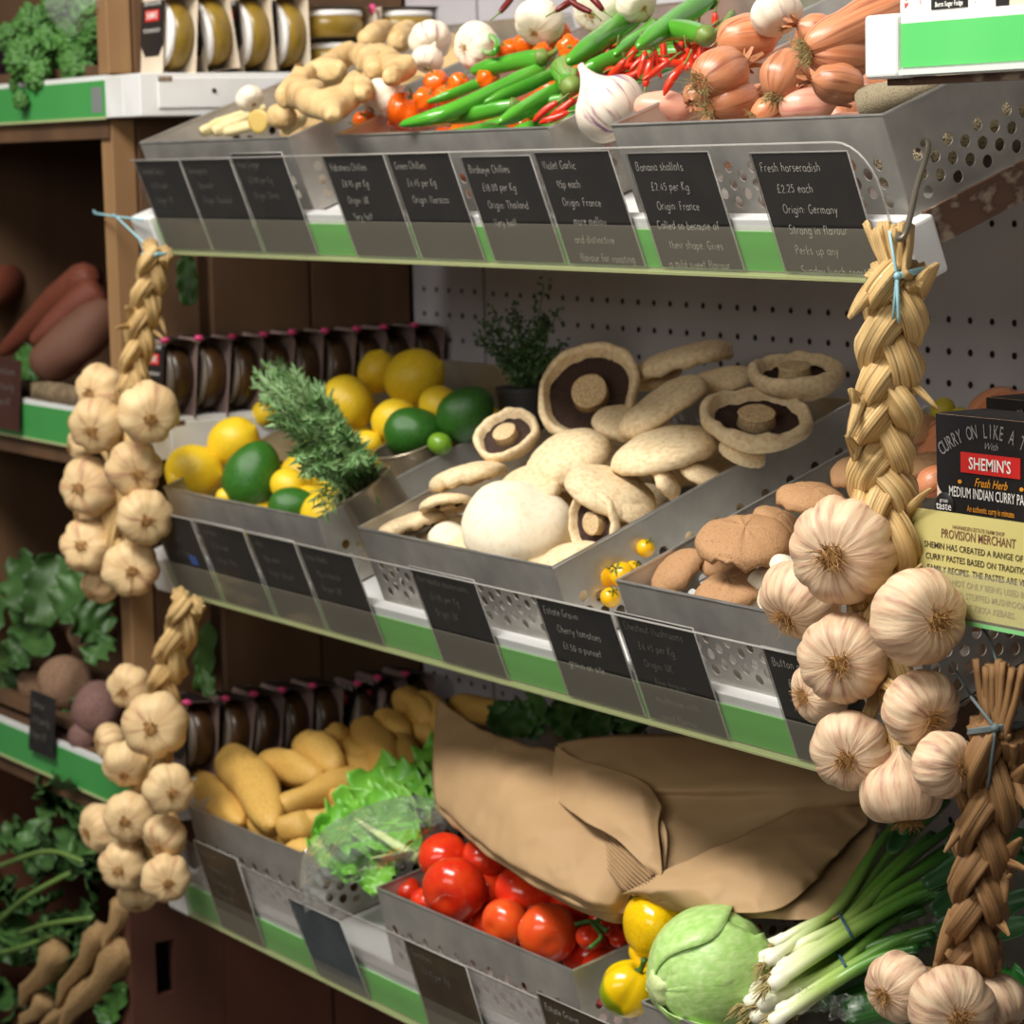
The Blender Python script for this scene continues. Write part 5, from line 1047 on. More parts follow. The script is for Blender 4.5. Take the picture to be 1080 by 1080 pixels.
for i, (px, py, r) in enumerate(((622, 988, 15), (645, 978, 12), (632, 968, 11), (652, 990, 10))):
    place_ball('vine_tomato', TM[i % 2], LOW, px, py, .112, r, ('larger vine tomato under the green stalk', 'vine tomato by the corner of the peppers', 'vine tomato behind the green stalk', 'vine tomato pressed to the tray wall')[i], 'tomato', 'small vine tomatoes', (.2, -.7, .5))
b = MB()
for pts in (((606, 975), (624, 972), (640, 982)), ((628, 972), (642, 966), (654, 972)), ((624, 973), (634, 988), (622, 1000))): b.tube(cr([at(LOW, px, py, .128) for px, py in pts], 10), .0021, 7)
one('vine_stalk', b.mesh('vine_stalk', VINE), 'green tomato vine stalk lying over the small vine tomatoes', 'vine')
for pts, i in ((((575, 890), (598, 920), (616, 950)), 0), (((600, 905), (610, 925), (612, 945)), 1)): pass
PP = ball(4, circ(20, 1.0, 1.0, .30, .16), PEPPER, 4, .14, 40, .04, 'bell_pepper'); PPG = ball(5, circ(20, 1.0, 1.0, .34, .16), PEPPERG, 4, .16, 40, .04, 'bell_pepper')
pst = MB().rev([(.62, .26), (.68, .30), (.74, .22), (.8, .13)], 12).tube(cr([(0, 0, .72), (.02, .03, 1.0), (.12, .1, 1.3)], 8), [.16, .13, .11, .1, .1, .1, .11, .14], 8).mesh('stem', VINE)
for px, py, r, n, ax, me, lb in ((692, 975, 35, .142, (-.1, .75, -.3), PP, 'glossy yellow pepper under the paper flap'), (662, 1043, 29, .098, (.45, -.75, .3), PPG, 'pepper half yellow and half green at the bottom edge'), (684, 1005, 20, .118, (.3, .6, .3), PP, 'yellow pepper end squeezed between the other two'), (700, 1030, 20, .1, (-.2, -.7, .4), PP, 'yellow pepper hidden behind the lettuce stump')):
    o = place_ball('bell_pepper', me, LOW, px, py, n, r, lb, 'pepper', 'yellow peppers beside the tomato tray', ax, (1, 1, 1.08)); put('stem', pst, o)

def leaf_rows(c0, c1, up, w_, n=22, m_=13, ruff=.18, freq=7, curl=.25, seed=0, tipw=.25, basew=.35):
    """ruffled leaf from base c0 to tip c1; up = face direction"""
    c0, c1 = Vector(c0), Vector(c1); d = (c1-c0); L_ = d.length; d.normalize(); up = (Vector(up)-d*Vector(up).dot(d)).normalized(); sd = d.cross(up); rows = []
    for i in range(n):
        t = i/(n-1); ww = w_*(basew+(1-basew)*math.sin(math.pi*min(1, t*.9+.05))**.7)*(1 if t < .9 else 1-(1-tipw)*((t-.9)/.1)**2); row = []
        for j in range(m_):
            x = j/(m_-1)*2-1; e = abs(x)
            z = ruff*w_*e*e*math.sin(freq*t*2*math.pi+(seed+1.3 if x > 0 else seed)) + curl*w_*e*e + noise.noise(Vector((x*2.2, t*4, seed)))*.16*w_ - .25*w_*(t-.5)**2
            row.append(c0+d*(L_*t)+sd*(ww*x*(1+.06*math.sin(freq*t*6+seed)))+up*z)
        rows.append(row)
    return rows
def leaf(name, c0, c1, up, w_, m_, parent, inv, **k):
    b = MB(); R = leaf_rows(c0, c1, up, w_, **k); b.grid(R); o = b.obj(name, m_, parent, inv); solid(o, .0007); return o
def lettuce():
    c0 = at(LOW, 425, 905, .10); t = thing('romaine_lettuce', 'leafy green lettuce lying between potatoes and tomatoes in a clear bag', 'lettuce', Matrix.Translation(c0)); inv = Matrix.Translation(-c0)
    A = lambda x, y, n: at(LOW, x, y, n)
    up = idir(-.3, -.6, .75)
    for i, (b0, e0, n0, n1, w_, sd) in enumerate((((440, 880), (352, 850), .115, .135, .036, 1), ((430, 900), (328, 884), .105, .130, .034, 2), ((445, 870), (388, 812), .12, .150, .036, 3), ((440, 880), (425, 806), .12, .155, .030, 4), ((420, 905), (345, 905), .10, .112, .030, 5), ((440, 895), (372, 842), .125, .150, .030, 6), ((455, 850), (462, 778), .13, .165, .026, 7), ((410, 905), (392, 945), .11, .085, .016, 8), ((435, 885), (400, 838), .13, .152, .028, 9), ((430, 890), (338, 868), .12, .142, .03, 10))):
        leaf('leaf', A(*b0, n0), A(*e0, n1), up+Vector((0, 0, .3*math.sin(sd*2))), w_, LETT, t, inv, seed=sd, ruff=.34, freq=4)
    for a, b_ in (((440, 905), (372, 862)), ((436, 900), (392, 905)), ((440, 890), (410, 838))):
        q = MB(); q.tube(cr([A(*a, .118), A((a[0]+b_[0])/2, (a[1]+b_[1])/2, .136), A(*b_, .142)], 10), [.006, .006, .005, .005, .004, .004, .003, .003, .002, .001], 8, lambda th, tt: (1, .5)); q.obj('leaf_rib', ICEC, t, inv)
lettuce()
def crumple(rows, nu, nv, amp, sc, seed, P=None):
    G = patch(rows, nu, nv); view = FW
    out = []
    for i, r_ in enumerate(G):
        o_ = []
        for j, p in enumerate(r_):
            q = p*sc+Vector((seed, 0, 0)); h = 1-abs(noise.noise(q))*2.2+.5*(1-abs(noise.noise(q*2.3+Vector((7, 0, 0))))*2.2)
            o_.append(p-view*h*amp+Vector((0, 0, .4))*amp*noise.noise(q*1.7))
        out.append(o_)
    return out
A_ = lambda f, x, y, n: at(f, x, y, n)
rows = [[A_(LOW, 322, 896, .128), A_(LOW, 350, 868, .150), A_(LOW, 395, 846, .168), A_(LOW, 440, 838, .165), A_(LOW, 478, 850, .150)], [A_(LOW, 318, 915, .122), A_(LOW, 352, 893, .158), A_(LOW, 398, 872, .172), A_(LOW, 445, 862, .168), A_(LOW, 480, 868, .150)],
        [A_(LOW, 316, 938, .112), A_(LOW, 350, 915, .146), A_(LOW, 395, 895, .160), A_(LOW, 430, 885, .158), A_(LOW, 450, 890, .140)], [A_(LOW, 322, 962, .092), A_(LOW, 352, 945, .112), A_(LOW, 385, 925, .128), A_(LOW, 410, 915, .130), A_(LOW, 425, 915, .120)]]
b = MB(); b.grid(crumple(rows, 60, 70, .0055, 55, 2)); one('plastic_bag', b.mesh('plastic_bag', FILM), 'crumpled clear plastic bag over the lettuce, hanging over the tray front', 'plastic bag')

# ------------------------------------------------------------------ brown paper bags
def paper(name, rows, t, inv, amp=.0058, sc=17, seed=0, nu=44, nv=60, m_=BAGP, th=.0006):
    b = MB(); b.grid(crumple(rows, nu, nv, amp, sc, seed)); o = b.obj(name, m_, t, inv); solid(o, th); return o
W = lambda x, y, n: at(LOW, x, y, n)
def bag(label, base, sheets, group='brown paper bags over the tomatoes'):
    c0 = W(*base); t = thing('paper_bag', label, 'paper bag', Matrix.Translation(c0), group); inv = Matrix.Translation(-c0)
    for i, (nm, rows, kw) in enumerate(sheets): paper(nm, [[W(*p) for p in r_] for r_ in rows], t, inv, seed=i*3+base[0]*.1, **kw)
# the large outer bag: a flat panel curling over the tomatoes with a second layer just below
front = [[(461, 736, .215), (500, 764, .222), (545, 782, .230), (586, 792, .232), (628, 822, .226), (660, 862, .212)],
         [(457, 790, .195), (500, 818, .210), (545, 846, .218), (590, 862, .214), (640, 892, .198), (668, 915, .186)],
         [(458, 842, .172), (505, 882, .184), (552, 912, .186), (600, 932, .180), (640, 945, .170), (664, 948, .160)],
         [(472, 850, .164), (520, 893, .174), (566, 926, .174), (610, 950, .165), (640, 962, .156), (658, 964, .150)]]
back = [[(x+2, y+9, n-.012) for x, y, n in r_] for r_ in front]
bag('large brown paper bag curling over the tomatoes at the front', (560, 860, .17), [('front_panel', front, {}), ('back_panel', back, {}),
    ])
_q = [W(636, 872, .207), W(650, 886, .205), W(668, 902, .200), W(690, 922, .190)]; _s = [W(630, 905, .190), W(644, 922, .186), W(656, 936, .180), W(668, 946, .172)]
rows_ = patch([_q, [(a+b_)/2-FW*.004 for a, b_ in zip(_q, _s)], _s], 60, 24)
b = MB(); b.grid([[q-FW*(.0036*math.sin(i_*.95+.25*math.sin(j_*.5)))+DN*.0012*math.sin(i_*.95+1) for j_, q in enumerate(r_)] for i_, r_ in enumerate(rows_)])
_bg = bpy.data.objects['paper_bag']; o = b.obj('pleated_gusset', BAGP, _bg, Matrix.Translation(-_bg.location)); solid(o, .0005)
bag('brown paper bag standing upright behind, with a folded mouth', (690, 850, .18), [
    ('front_panel', [[(588, 784, .236), (640, 776, .244), (740, 776, .240), (925, 800, .215)], [(590, 796, .236), (640, 812, .240), (705, 826, .232), (925, 822, .205)], [(596, 810, .230), (650, 822, .232), (694, 842, .222), (925, 838, .195)], [(690, 850, .214), (699, 866, .214), (712, 872, .206), (925, 846, .185)], [(697, 920, .186), (701, 922, .184), (730, 912, .180), (925, 850, .165)]], dict(amp=.003)),
    ('folded_mouth', [[(586, 786, .242), (610, 800, .246), (650, 812, .244), (682, 826, .238), (698, 850, .224)], [(584, 800, .236), (612, 816, .240), (648, 830, .238), (676, 844, .232), (694, 872, .214)], [(580, 818, .226), (616, 838, .230), (650, 862, .224), (680, 890, .208), (698, 920, .190)], [(568, 828, .218), (610, 862, .220), (640, 878, .214), (668, 902, .202), (692, 924, .186)]], dict(amp=.004)),
    ('side_panel', [[(700, 920, .184), (740, 902, .182), (800, 872, .176), (880, 835, .165)], [(702, 880, .200), (760, 850, .196), (830, 822, .186), (890, 806, .172)], [(720, 840, .215), (780, 822, .212), (850, 802, .196), (905, 796, .180)]], dict(amp=.001))])
bag('brown paper bag lying open like a flap over the spring onions', (790, 900, .15), [
    ('upper_panel', [[(656, 942, .178), (700, 918, .190), (760, 890, .196), (820, 862, .196), (880, 832, .190), (908, 822, .185)], [(672, 944, .172), (720, 936, .186), (778, 918, .194), (830, 890, .194), (884, 858, .188), (912, 842, .184)], [(690, 952, .164), (740, 956, .174), (790, 944, .182), (838, 928, .184), (886, 890, .182), (916, 864, .180)], [(700, 956, .158), (742, 962, .166), (790, 962, .172), (832, 954, .174), (872, 912, .178), (912, 868, .180)]], {}),
    ('lower_panel', [[(664, 950, .164), (710, 950, .172), (770, 930, .180), (830, 900, .182), (886, 870, .178), (926, 868, .172)], [(690, 958, .158), (740, 962, .164), (790, 958, .170), (836, 944, .172), (890, 912, .170), (922, 884, .170)], [(706, 960, .154), (750, 968, .158), (800, 968, .162), (846, 970, .160), (884, 966, .158), (904, 920, .166)]], dict(amp=.003))])
# ------------------------------------------------------------------ iceberg, spring onions, cucumbers, leaves
def iceberg():
    c0 = at(LOW, 752, 1024, .13); s = 64*mpp(c0); t = thing('iceberg_lettuce', 'round pale iceberg lettuce with its stump facing the peppers', 'lettuce', Matrix.Translation(c0) )
    ax = idir(-.85, .2, .35); Mo = orient((0, 0, 0), ax) @ S(s)
    def off(p, th, t_):
        v = Vector(p); q = 1+.05*noise.noise(v*2.2)+.045*(1-abs(noise.noise(Vector((math.cos(th)*3, math.sin(th)*3, p[2]*.8)))*3))+.02*math.sin(7*th+p[2]*2); return tuple(v*q)
    MB().rev([(1.0*math.sin(a), max(.02, math.cos(a))) for a in [(-.5+i/29)*math.pi for i in range(30)]], 72, None, off).obj('head', ICE, t, Mo)
    for i, (a0, sp) in enumerate(((0, 1.5), (2.1, 1.4), (4.2, 1.3))):
        rows = []
        for j in range(20):
            u = j/19; row = []
            for k in range(16):
                x = k/15*2-1; th = a0+x*sp*(.4+.6*math.sin(math.pi*min(1, u+.1)))+.1*math.sin(u*7); ph = math.pi/2*.93-u*2.2+.06*math.sin(x*9+i)
                r_ = 1.045+.03*i+.03*noise.noise(Vector((x*4, u*4, i*3)))+(.05*max(0, u-.85)/.15)+.03*x*x; row.append((r_*math.cos(ph)*math.cos(th), r_*math.cos(ph)*math.sin(th), r_*math.sin(ph)))
            rows.append(row)
        b = MB(); b.grid(rows); o = b.obj('wrapper_leaf', ICE, t, Mo); solid(o, .02)
    MB().rev([(.86, .34), (.98, .30), (1.08, .27), (1.14, .2), (1.15, .02)], 24, lambda th, t_: 1+.12*math.sin(5*th)+.05*math.sin(9*th)).obj('stump', ICEC, t, Mo)
iceberg()
def onion_mat():
    M = mat('onion_stalk', c(240, 238, 214)); nt = M.node_tree; N, L = nt.nodes, nt.links; a = N.new('ShaderNodeAttribute'); a.attribute_name = 'sv'; sx = N.new('ShaderNodeSeparateXYZ'); rp = N.new('ShaderNodeValToRGB')
    L.new(a.outputs['Vector'], sx.inputs[0]); mr = N.new('ShaderNodeMath'); mr.operation = 'DIVIDE'; mr.inputs[1].default_value = 3; L.new(sx.outputs[2], mr.inputs[0]); L.new(mr.outputs[0], rp.inputs[0])
    e = rp.color_ramp.elements; e[0].position = .06; e[0].color = c(242, 240, 218); e[1].position = 1; e[1].color = c(34, 88, 30)
    for p, q in ((.22, c(228, 234, 184)), (.42, c(172, 198, 108)), (.66, c(96, 148, 54))): k = e.new(p); k.color = q
    L.new(rp.outputs[0], N['Principled BSDF'].inputs['Base Color']); N['Principled BSDF'].inputs['Roughness'].default_value = .3; return M
ONI = onion_mat()
def onion_bunch(label, band, stalks, n, seed):
    c0 = W(*band, n); t = thing('spring_onion_bunch', label, 'spring onions', Matrix.Translation(c0), 'bunches of spring onions'); inv = Matrix.Translation(-c0); r = random.Random(seed); k = mpp(c0); pts_band = []
    for i, (a, m_, e_, w_) in enumerate(stalks):
        h = r.uniform(-.006, .012); P = cr([W(a[0], a[1], n-.012+h), W((a[0]*.6+m_[0]*.4), (a[1]*.6+m_[1]*.4), n-.004+h), W(*m_, n+h), W((m_[0]+e_[0])/2, (m_[1]+e_[1])/2-6, n+.012+h), W(*e_, n+.02+h)], 30)
        rad = [w_*k*.82*(.9 if i_ < 1 else 1.3 if i_ < 4 else 1.05 if i_ < 7 else .92+.012*i_) for i_ in range(30)]
        b = MB(); b.tube(P, rad, 12, lambda th, tt: (1, 1-.45*max(0, tt-.45)/.55)); so = b.obj('stalk', ONI, t, inv); pts_band.append(P[12])
        b = MB(); d = (P[0]-P[2]).normalized()
        for q in range(22):
            e1 = Vector((r.gauss(0, 1), r.gauss(0, 1), r.gauss(0, 1))).normalized(); b.tube([P[0], P[0]+d*.005+e1*.004, P[0]+d*r.uniform(.006, .014)+e1*r.uniform(.004, .01)+Vector((0, 0, -.003))], [.0007, .0006, .0003], 3, cap=False)
        b.obj('roots', ROOTP, so)
    return t
bands = mat('blue_band', c(44, 84, 104), rough=.5)
onion_bunch('upper bunch of spring onions with white ends towards the iceberg lettuce', (890, 975), [((797, 1005), (884, 968), (998, 846), 8), ((806, 1000), (890, 962), (1010, 820), 7), ((820, 1024), (892, 978), (1004, 900), 8.5), ((812, 1040), (896, 985), (1010, 930), 8), ((800, 1012), (886, 976), (985, 880), 7), ((826, 1006), (898, 968), (1005, 872), 7), ((815, 1030), (900, 975), (1040, 905), 7), ((808, 1016), (880, 960), (960, 850), 6.5), ((790, 1022), (884, 984), (1000, 940), 7), ((832, 1014), (902, 980), (1020, 880), 7.5), ((816, 996), (886, 956), (975, 830), 6.5)], .150, 3)
b = MB(); q0 = W(888, 974, .158); b.tube([W(883, 962, .156), W(887, 967, .166), W(893, 978, .166), W(900, 990, .158)], .0012, 6); one('rubber_band', b.mesh('rubber_band', bands), 'blue rubber band round the upper spring onion bunch', 'rubber band')
onion_bunch('lower bunch of spring onions with roots near the bottom edge', (888, 1015), [((832, 1046), (892, 1012), (984, 990), 9), ((786, 1060), (872, 1012), (976, 960), 8), ((800, 1062), (884, 1020), (990, 940), 8), ((820, 1070), (890, 1025), (1000, 975), 8.5), ((838, 1066), (900, 1024), (985, 985), 7), ((792, 1075), (870, 1030), (960, 985), 8), ((812, 1080), (880, 1036), (970, 1000), 8), ((780, 1048), (866, 1006), (960, 950), 7), ((846, 1056), (906, 1016), (985, 978), 7.5), ((798, 1048), (878, 1004), (980, 930), 7)], .128, 4)
b = MB(); b.tube([W(882, 1004, .134), W(886, 1009, .146), W(891, 1018, .146), W(896, 1026, .138)], .0012, 6); one('rubber_band', b.mesh('rubber_band', bands), 'blue rubber band round the lower spring onion bunch', 'rubber band')
CU = MB().rev([(-1, .35), (-.97, .7), (-.9, .92), (-.6, 1), (.6, 1), (.9, .9), (1, .4)], 24, lambda th, t: 1+.03*math.sin(6*th)).mesh('cucumber', CUKE)
for a, b_, r, n, lb, ee in (((862, 1050), (965, 1010), 19, .120, 'film wrapped cucumber lying under the lower spring onions', (856, 1053)), ((890, 1074), (985, 1050), 22, .108, 'film wrapped cucumber at the bottom edge beside the shaded garlic', (892, 1062))):
    o = place_long('cucumber', CU, LOW, a, b_, n, r, lb, 'cucumber', 'film wrapped cucumbers', 1.0)
    p = W(*ee, n+.012); k = mpp(p); rr = [[p+RT*(k*(x-2)*9)+DN*(k*(y-1.5)*9)-FW*(.004*math.sin(x*2+y)) for x in range(5)] for y in range(4)]
    b = MB(); b.grid(crumple(rr, 26, 30, .005, 130, r)); q = b.obj('film_end', FILM); q.parent = o; q.matrix_parent_inverse = o.matrix_basis.inverted()
for i, (a, b_, w_, n) in enumerate((((985, 965), (1080, 900), .012, .17), ((990, 985), (1090, 945), .012, .16), ((1000, 900), (1085, 850), .012, .19), ((975, 935), (1085, 880), .011, .18), ((990, 1000), (1090, 975), .011, .15), ((940, 900), (1000, 800), .010, .20), ((950, 880), (1020, 780), .010, .21))):
    b = MB(); b.grid(leaf_rows(W(*a, n), W(*b_, n+.02), idir(-.1, -.5, .8), w_, 20, 7, .05, 2, .5, i)); o = b.obj('leek_leaf', mat('leek_leaf_green', c(36, 78, 40), c(54, 100, 54), (4, 4, 30), .45)); solid(o, .0008); tag(o, 'dark green leek leaf in shade behind the spring onions', 'leek', 'leek leaves at the dim back')
def spinach(pts, label, base_n, w_=.03, name='spinach_leaf', m_=None, group=None, f=LOW):
    for i, (a, b_, n0, n1) in enumerate(pts):
        b = MB(); b.grid(leaf_rows(at(f, *a, n0), at(f, *b_, n1), idir(.2*math.sin(i*2), -.5, .8), w_, 22, 13, .2, 3, .2, i)); o = b.obj(name, m_ or DKLEAF); solid(o, .0007); tag(o, label if isinstance(label, str) else label[i], 'leaf', group)
spinach((((1072, 1082), (1066, 1022), .165, .175), ((1095, 1075), (1056, 1044), .175, .180)), ('green spinach leaf at the bottom corner, pointing up', 'green spinach leaf at the bottom corner, pointing at the garlic'), 0, .017, m_=mat('spinach_green', c(44, 112, 44), c(64, 136, 60), (20, 20, 20), .4))
spinach((((560, 772), (520, 748), .16, .18), ((620, 775), (580, 745), .17, .2), ((650, 770), (660, 742), .18, .2), ((600, 770), (625, 745), .17, .2), ((560, 765), (575, 742), .16, .19), ((680, 770), (650, 750), .17, .19), ((530, 770), (545, 745), .16, .18), ((640, 775), (610, 752), .18, .2)), 'dark green leaf in shade at the back behind the paper bags', 0, .024, group='dark leaves behind the paper bags')

# ------------------------------------------------------------------ lower layers that carry the visible ones
def layer(f, x0, x1, v0, v1, nx, nv, n, fn, seed):
    r = random.Random(seed)
    for i in range(nx):
        for j in range(nv):
            fn(f.w(x0+(x1-x0)*(i+.5+r.uniform(-.2, .2))/nx, v0+(v1-v0)*(j+.5+r.uniform(-.2, .2))/nv, n+r.uniform(-.004, .006)), i*nv+j, r)
def rdir(r, f, flat=.3): return Vector((r.uniform(-1, 1), 0, 0))+f.v*r.uniform(-1, 1)+f.n*r.uniform(-flat, flat)
layer(MID, .035, .265, .04, .33, 4, 4, .066, lambda q, k, r: one('lemon', LM[k % 3], 'lemon in the lower layer of the citrus tray, mostly covered', 'lemon', orient(q, rdir(r, MID)) @ S(.027), 'covered lemons in the citrus tray'), 3)
def under_mush(q, k, r):
    t = thing('flat_mushroom', 'cream mushroom in the lower layer of the tray, mostly covered', 'mushroom', orient(q, MID.n+rdir(r, MID, 0)*.35) @ S(.037, .037, .031), 'covered flat mushrooms')
    for kk, me in MC[k % 3].items(): put(kk, me, t)
layer(MID, .455, .742, .05, .34, 4, 5, .074, under_mush, 4)
layer(TOP, .885, 1.09, .05, .34, 4, 5, .072, lambda q, k, r: one('banana_shallot', SHM[k % 3], 'shallot in the lower layer of the tray, mostly covered', 'shallot', orient(q, rdir(r, TOP)) @ S(.023), 'covered shallots in the top tray'), 5)
layer(TOP, .43, .60, .04, .33, 4, 7, .070, lambda q, k, r: one('habanero_chilli', HB[k % 3], 'orange habanero in the lower layer of the tray, mostly covered', 'chilli pepper', orient(q, rdir(r, TOP)) @ S(.0165), 'covered habaneros in the chilli tray'), 6)
uc = MB().tube(cr([(0, 0, -1), (.1, 0, -.3), (.08, .05, .4), (0, 0, 1)], 18), [.02, .08, .11, .13]+[.14]*12+[.12, .08], 12).mesh('green_chilli', CHIL)
layer(TOP, .52, .75, .06, .34, 4, 6, .082, lambda q, k, r: one('green_chilli', uc, 'green chilli in the lower layer of the tray, mostly covered', 'chilli pepper', orient(q, Vector((1, 0, 0))+TOP.v*r.uniform(.1, .8)) @ S(.055, .055, .055), 'covered green chillies in the top tray'), 7)
layer(TOP, .02, .29, .14, .34, 4, 3, .076, lambda q, k, r: one('ginger_root', PT[k % 4], 'ginger root in the lower layer of the tray, mostly covered', 'ginger', orient(q, rdir(r, TOP)) @ S(.022, .022, .030), 'covered ginger roots'), 8)
for o in [x for x in bpy.data.objects if x.get('group') == 'covered ginger roots']: o.material_slots[0].link = 'OBJECT'; o.material_slots[0].material = GINGER
layer(LOW, .445, .735, .05, .33, 5, 4, .068, lambda q, k, r: one('tomato', TM[k % 2], 'red tomato in the lower layer of the tray, mostly covered', 'tomato', orient(q, rdir(r, LOW)) @ S(.027), 'covered tomatoes in the bottom tray'), 9)
layer(LOW, .035, .245, .05, .33, 4, 5, .076, lambda q, k, r: one('potato', PT[k % 4], 'potato in the lower layer of the tray, mostly covered', 'potato', orient(q, rdir(r, LOW)) @ S(.023), 'covered potatoes in the bottom tray'), 10)

# ================================================================== CRATE BAY PRODUCE
fl_ = lambda px, py, y: aty(px, py, y)
def kale():
    c0 = fl_(60, 60, .06); t = thing('curly_kale', 'bunch of curly green kale spilling over the upper green lip', 'kale', Matrix.Translation(c0)); inv = Matrix.Translation(-c0); r = random.Random(4)
    for i, (px, py, rp) in enumerate(((35, 28, 24), (62, 8, 22), (25, 62, 24), (52, 50, 24), (84, 70, 24), (104, 34, 26), (112, 66, 20), (26, 90, 18), (66, 74, 18), (118, 12, 20), (40, 78, 18), (22, 106, 10), (92, 12, 20), (76, 40, 22), (8, 40, 16))):
        p = fl_(px, py, (-.025 if py > 55 and px < 60 else .02)+r.uniform(0, .04)); s = rp*mpp(p)
        def off(q, th, u, i=i):
            v = Vector(q); f = 1+.34*noise.noise(v*2.4+Vector((i*3, 0, 0)))+.34*noise.noise(v*6+Vector((i*3, 9, 0)))+.16*noise.noise(v*13+Vector((i, 0, 5))); return tuple(v*f)
        MB().rev([(.9*math.sin((-.5+k/39)*math.pi), max(.02, math.cos((-.5+k/39)*math.pi))) for k in range(40)], 56, None, off).obj('leaf', KALE, t, inv @ Matrix.Translation(p) @ S(s*1.1, s*.7, s))
kale()
rows = [[fl_(50, -8, .01), fl_(80, -12, -.0), fl_(112, -8, .01), fl_(122, -4, .02)], [fl_(48, 10, .0), fl_(78, 10, -.015), fl_(100, 8, .0), fl_(118, 6, .02)], [fl_(56, 24, .0), fl_(76, 34, -.012), fl_(92, 24, .0), fl_(108, 14, .02)], [fl_(66, 36, .01), fl_(76, 40, .0), fl_(84, 36, .01), fl_(96, 24, .02)]]
b = MB(); b.grid(crumple(rows, 40, 40, .006, 60, 5)); one('plastic_bag', b.mesh('plastic_bag', FILM), 'crumpled clear plastic bag lying on the kale', 'plastic bag')
ag = ball(2, circ(14, 1.5, 1.5), mat('aubergine_skin', c(30, 18, 30), c(40, 24, 40), (5, 5, 5), .25), name='aubergine')
p = fl_(-2, 60, .05); one('aubergine', ag, 'dark aubergine at the frame edge beside the kale', 'aubergine', orient(p, idir(.1, -.9, .2)) @ S(.026))
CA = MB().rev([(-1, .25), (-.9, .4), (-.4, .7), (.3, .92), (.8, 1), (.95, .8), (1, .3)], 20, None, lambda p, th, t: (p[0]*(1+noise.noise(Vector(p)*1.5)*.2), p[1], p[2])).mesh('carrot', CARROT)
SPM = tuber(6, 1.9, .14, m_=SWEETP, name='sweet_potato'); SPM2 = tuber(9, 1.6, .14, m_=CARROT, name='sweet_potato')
def flong(name, me, a, b_, y0, y1, rp, label, cat, group=None, ln=1.0):
    A, B = fl_(*a, y0), fl_(*b_, y1); mid = (A+B)/2; s = rp*mpp(mid); return one(name, me, label, cat, orient(mid, B-A) @ S(s, s, (B-A).length/2/ln), group)
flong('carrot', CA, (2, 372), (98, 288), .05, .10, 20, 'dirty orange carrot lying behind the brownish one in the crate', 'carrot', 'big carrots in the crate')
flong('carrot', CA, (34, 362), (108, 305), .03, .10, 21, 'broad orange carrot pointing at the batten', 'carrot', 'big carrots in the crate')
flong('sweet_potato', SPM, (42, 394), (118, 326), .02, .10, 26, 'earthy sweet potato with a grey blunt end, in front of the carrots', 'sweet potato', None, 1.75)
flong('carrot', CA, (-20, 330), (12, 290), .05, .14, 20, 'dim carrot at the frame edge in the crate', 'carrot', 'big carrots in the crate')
rows = [[fl_(34, 404, .006), fl_(60, 404, .004), fl_(90, 410, .006), fl_(112, 412, .006)], [fl_(34, 412, -.002), fl_(60, 416, -.002), fl_(90, 420, -.002), fl_(112, 424, -.002)], [fl_(34, 420, .002), fl_(60, 425, .0), fl_(90, 428, .0), fl_(112, 432, .0)]]
b = MB(); b.grid(crumple(rows, 20, 40, .002, 60, 3)); o = one('sacking', b.mesh('sacking', mat('jute', c(128, 108, 80), c(98, 82, 60), (90, 90, 90), .9)), 'strip of grubby sacking under the carrots on the shelf edge', 'sacking'); solid(o, .004)
def fleaves(name, items, label, cat, group, m_=DKLEAF, w_=.03, up=(-.1, -.4, .8), y=(.02, .04)):
    for i, (a, b_) in enumerate(items):
        b = MB(); b.grid(leaf_rows(fl_(*a, y[0]), fl_(*b_, y[1]), idir(up[0]+.5*math.sin(i*3), up[1], up[2]), w_*(1+.25*math.sin(i*5)), 18, 11, .25, 3, .25, i)); o = b.obj(name, m_); solid(o, .0007); tag(o, label if isinstance(label, str) else label[i], cat, group)
fleaves('green_leaf', [((30, 400), (26, 365)), ((36, 402), (42, 372)), ((34, 400), (18, 378))], 'green carrot top leaf beside the red-brown price card', 'leaf', 'carrot tops in the crate', w_=.012)
fleaves('green_leaf', [((200, 322), (196, 268))], 'dark green leaf poking through the crate planks under the top shelf', 'leaf', None, w_=.012, y=(.05, .05))
fleaves('green_leaf', [((212, 730), (222, 655)), ((222, 735), (212, 690))], ('long dark leaf poking through the crate planks beside the lower plait', 'short dark leaf poking through the crate planks beside the lower plait'), 'leaf', 'dark leaves by the lower plait', w_=.012, y=(.05, .05))
BT = [ball(s, [(1.1*math.sin((-.5+i/17)*math.pi)-(.35*(1-i/3) if i < 3 else 0), max(.03, math.cos((-.5+i/17)*math.pi))) for i in range(18)], BEET if s < 3 else BEETP, wob=.08, name='beetroot') for s in (1, 2, 3)]
for i, (px, py, r, y, ax, lb) in enumerate(((36, 722, 18, .06, (-.3, -.7, .4), 'brown beetroot behind the price card'), (68, 722, 29, .05, (.0, -.8, .4), 'big round beetroot right above the price card'), (104, 748, 28, .03, (.2, -.9, .3), 'grey brown beetroot beside the price card and the batten'), (98, 665, 26, .09, (.3, -.7, .4), 'purplish beetroot in the dim heap behind'), (58, 668, 24, .1, (-.2, -.7, .4), 'dim beetroot under the dark leaves'), (88, 776, 16, .012, (.2, -.6, .5), 'pale beetroot base at the green lip'))):
    p = fl_(px, py, y); one('beetroot', BT[i % 3], lb, 'beetroot', orient(p, idir(*ax)) @ S(r*mpp(p)), 'beetroots in the crate')
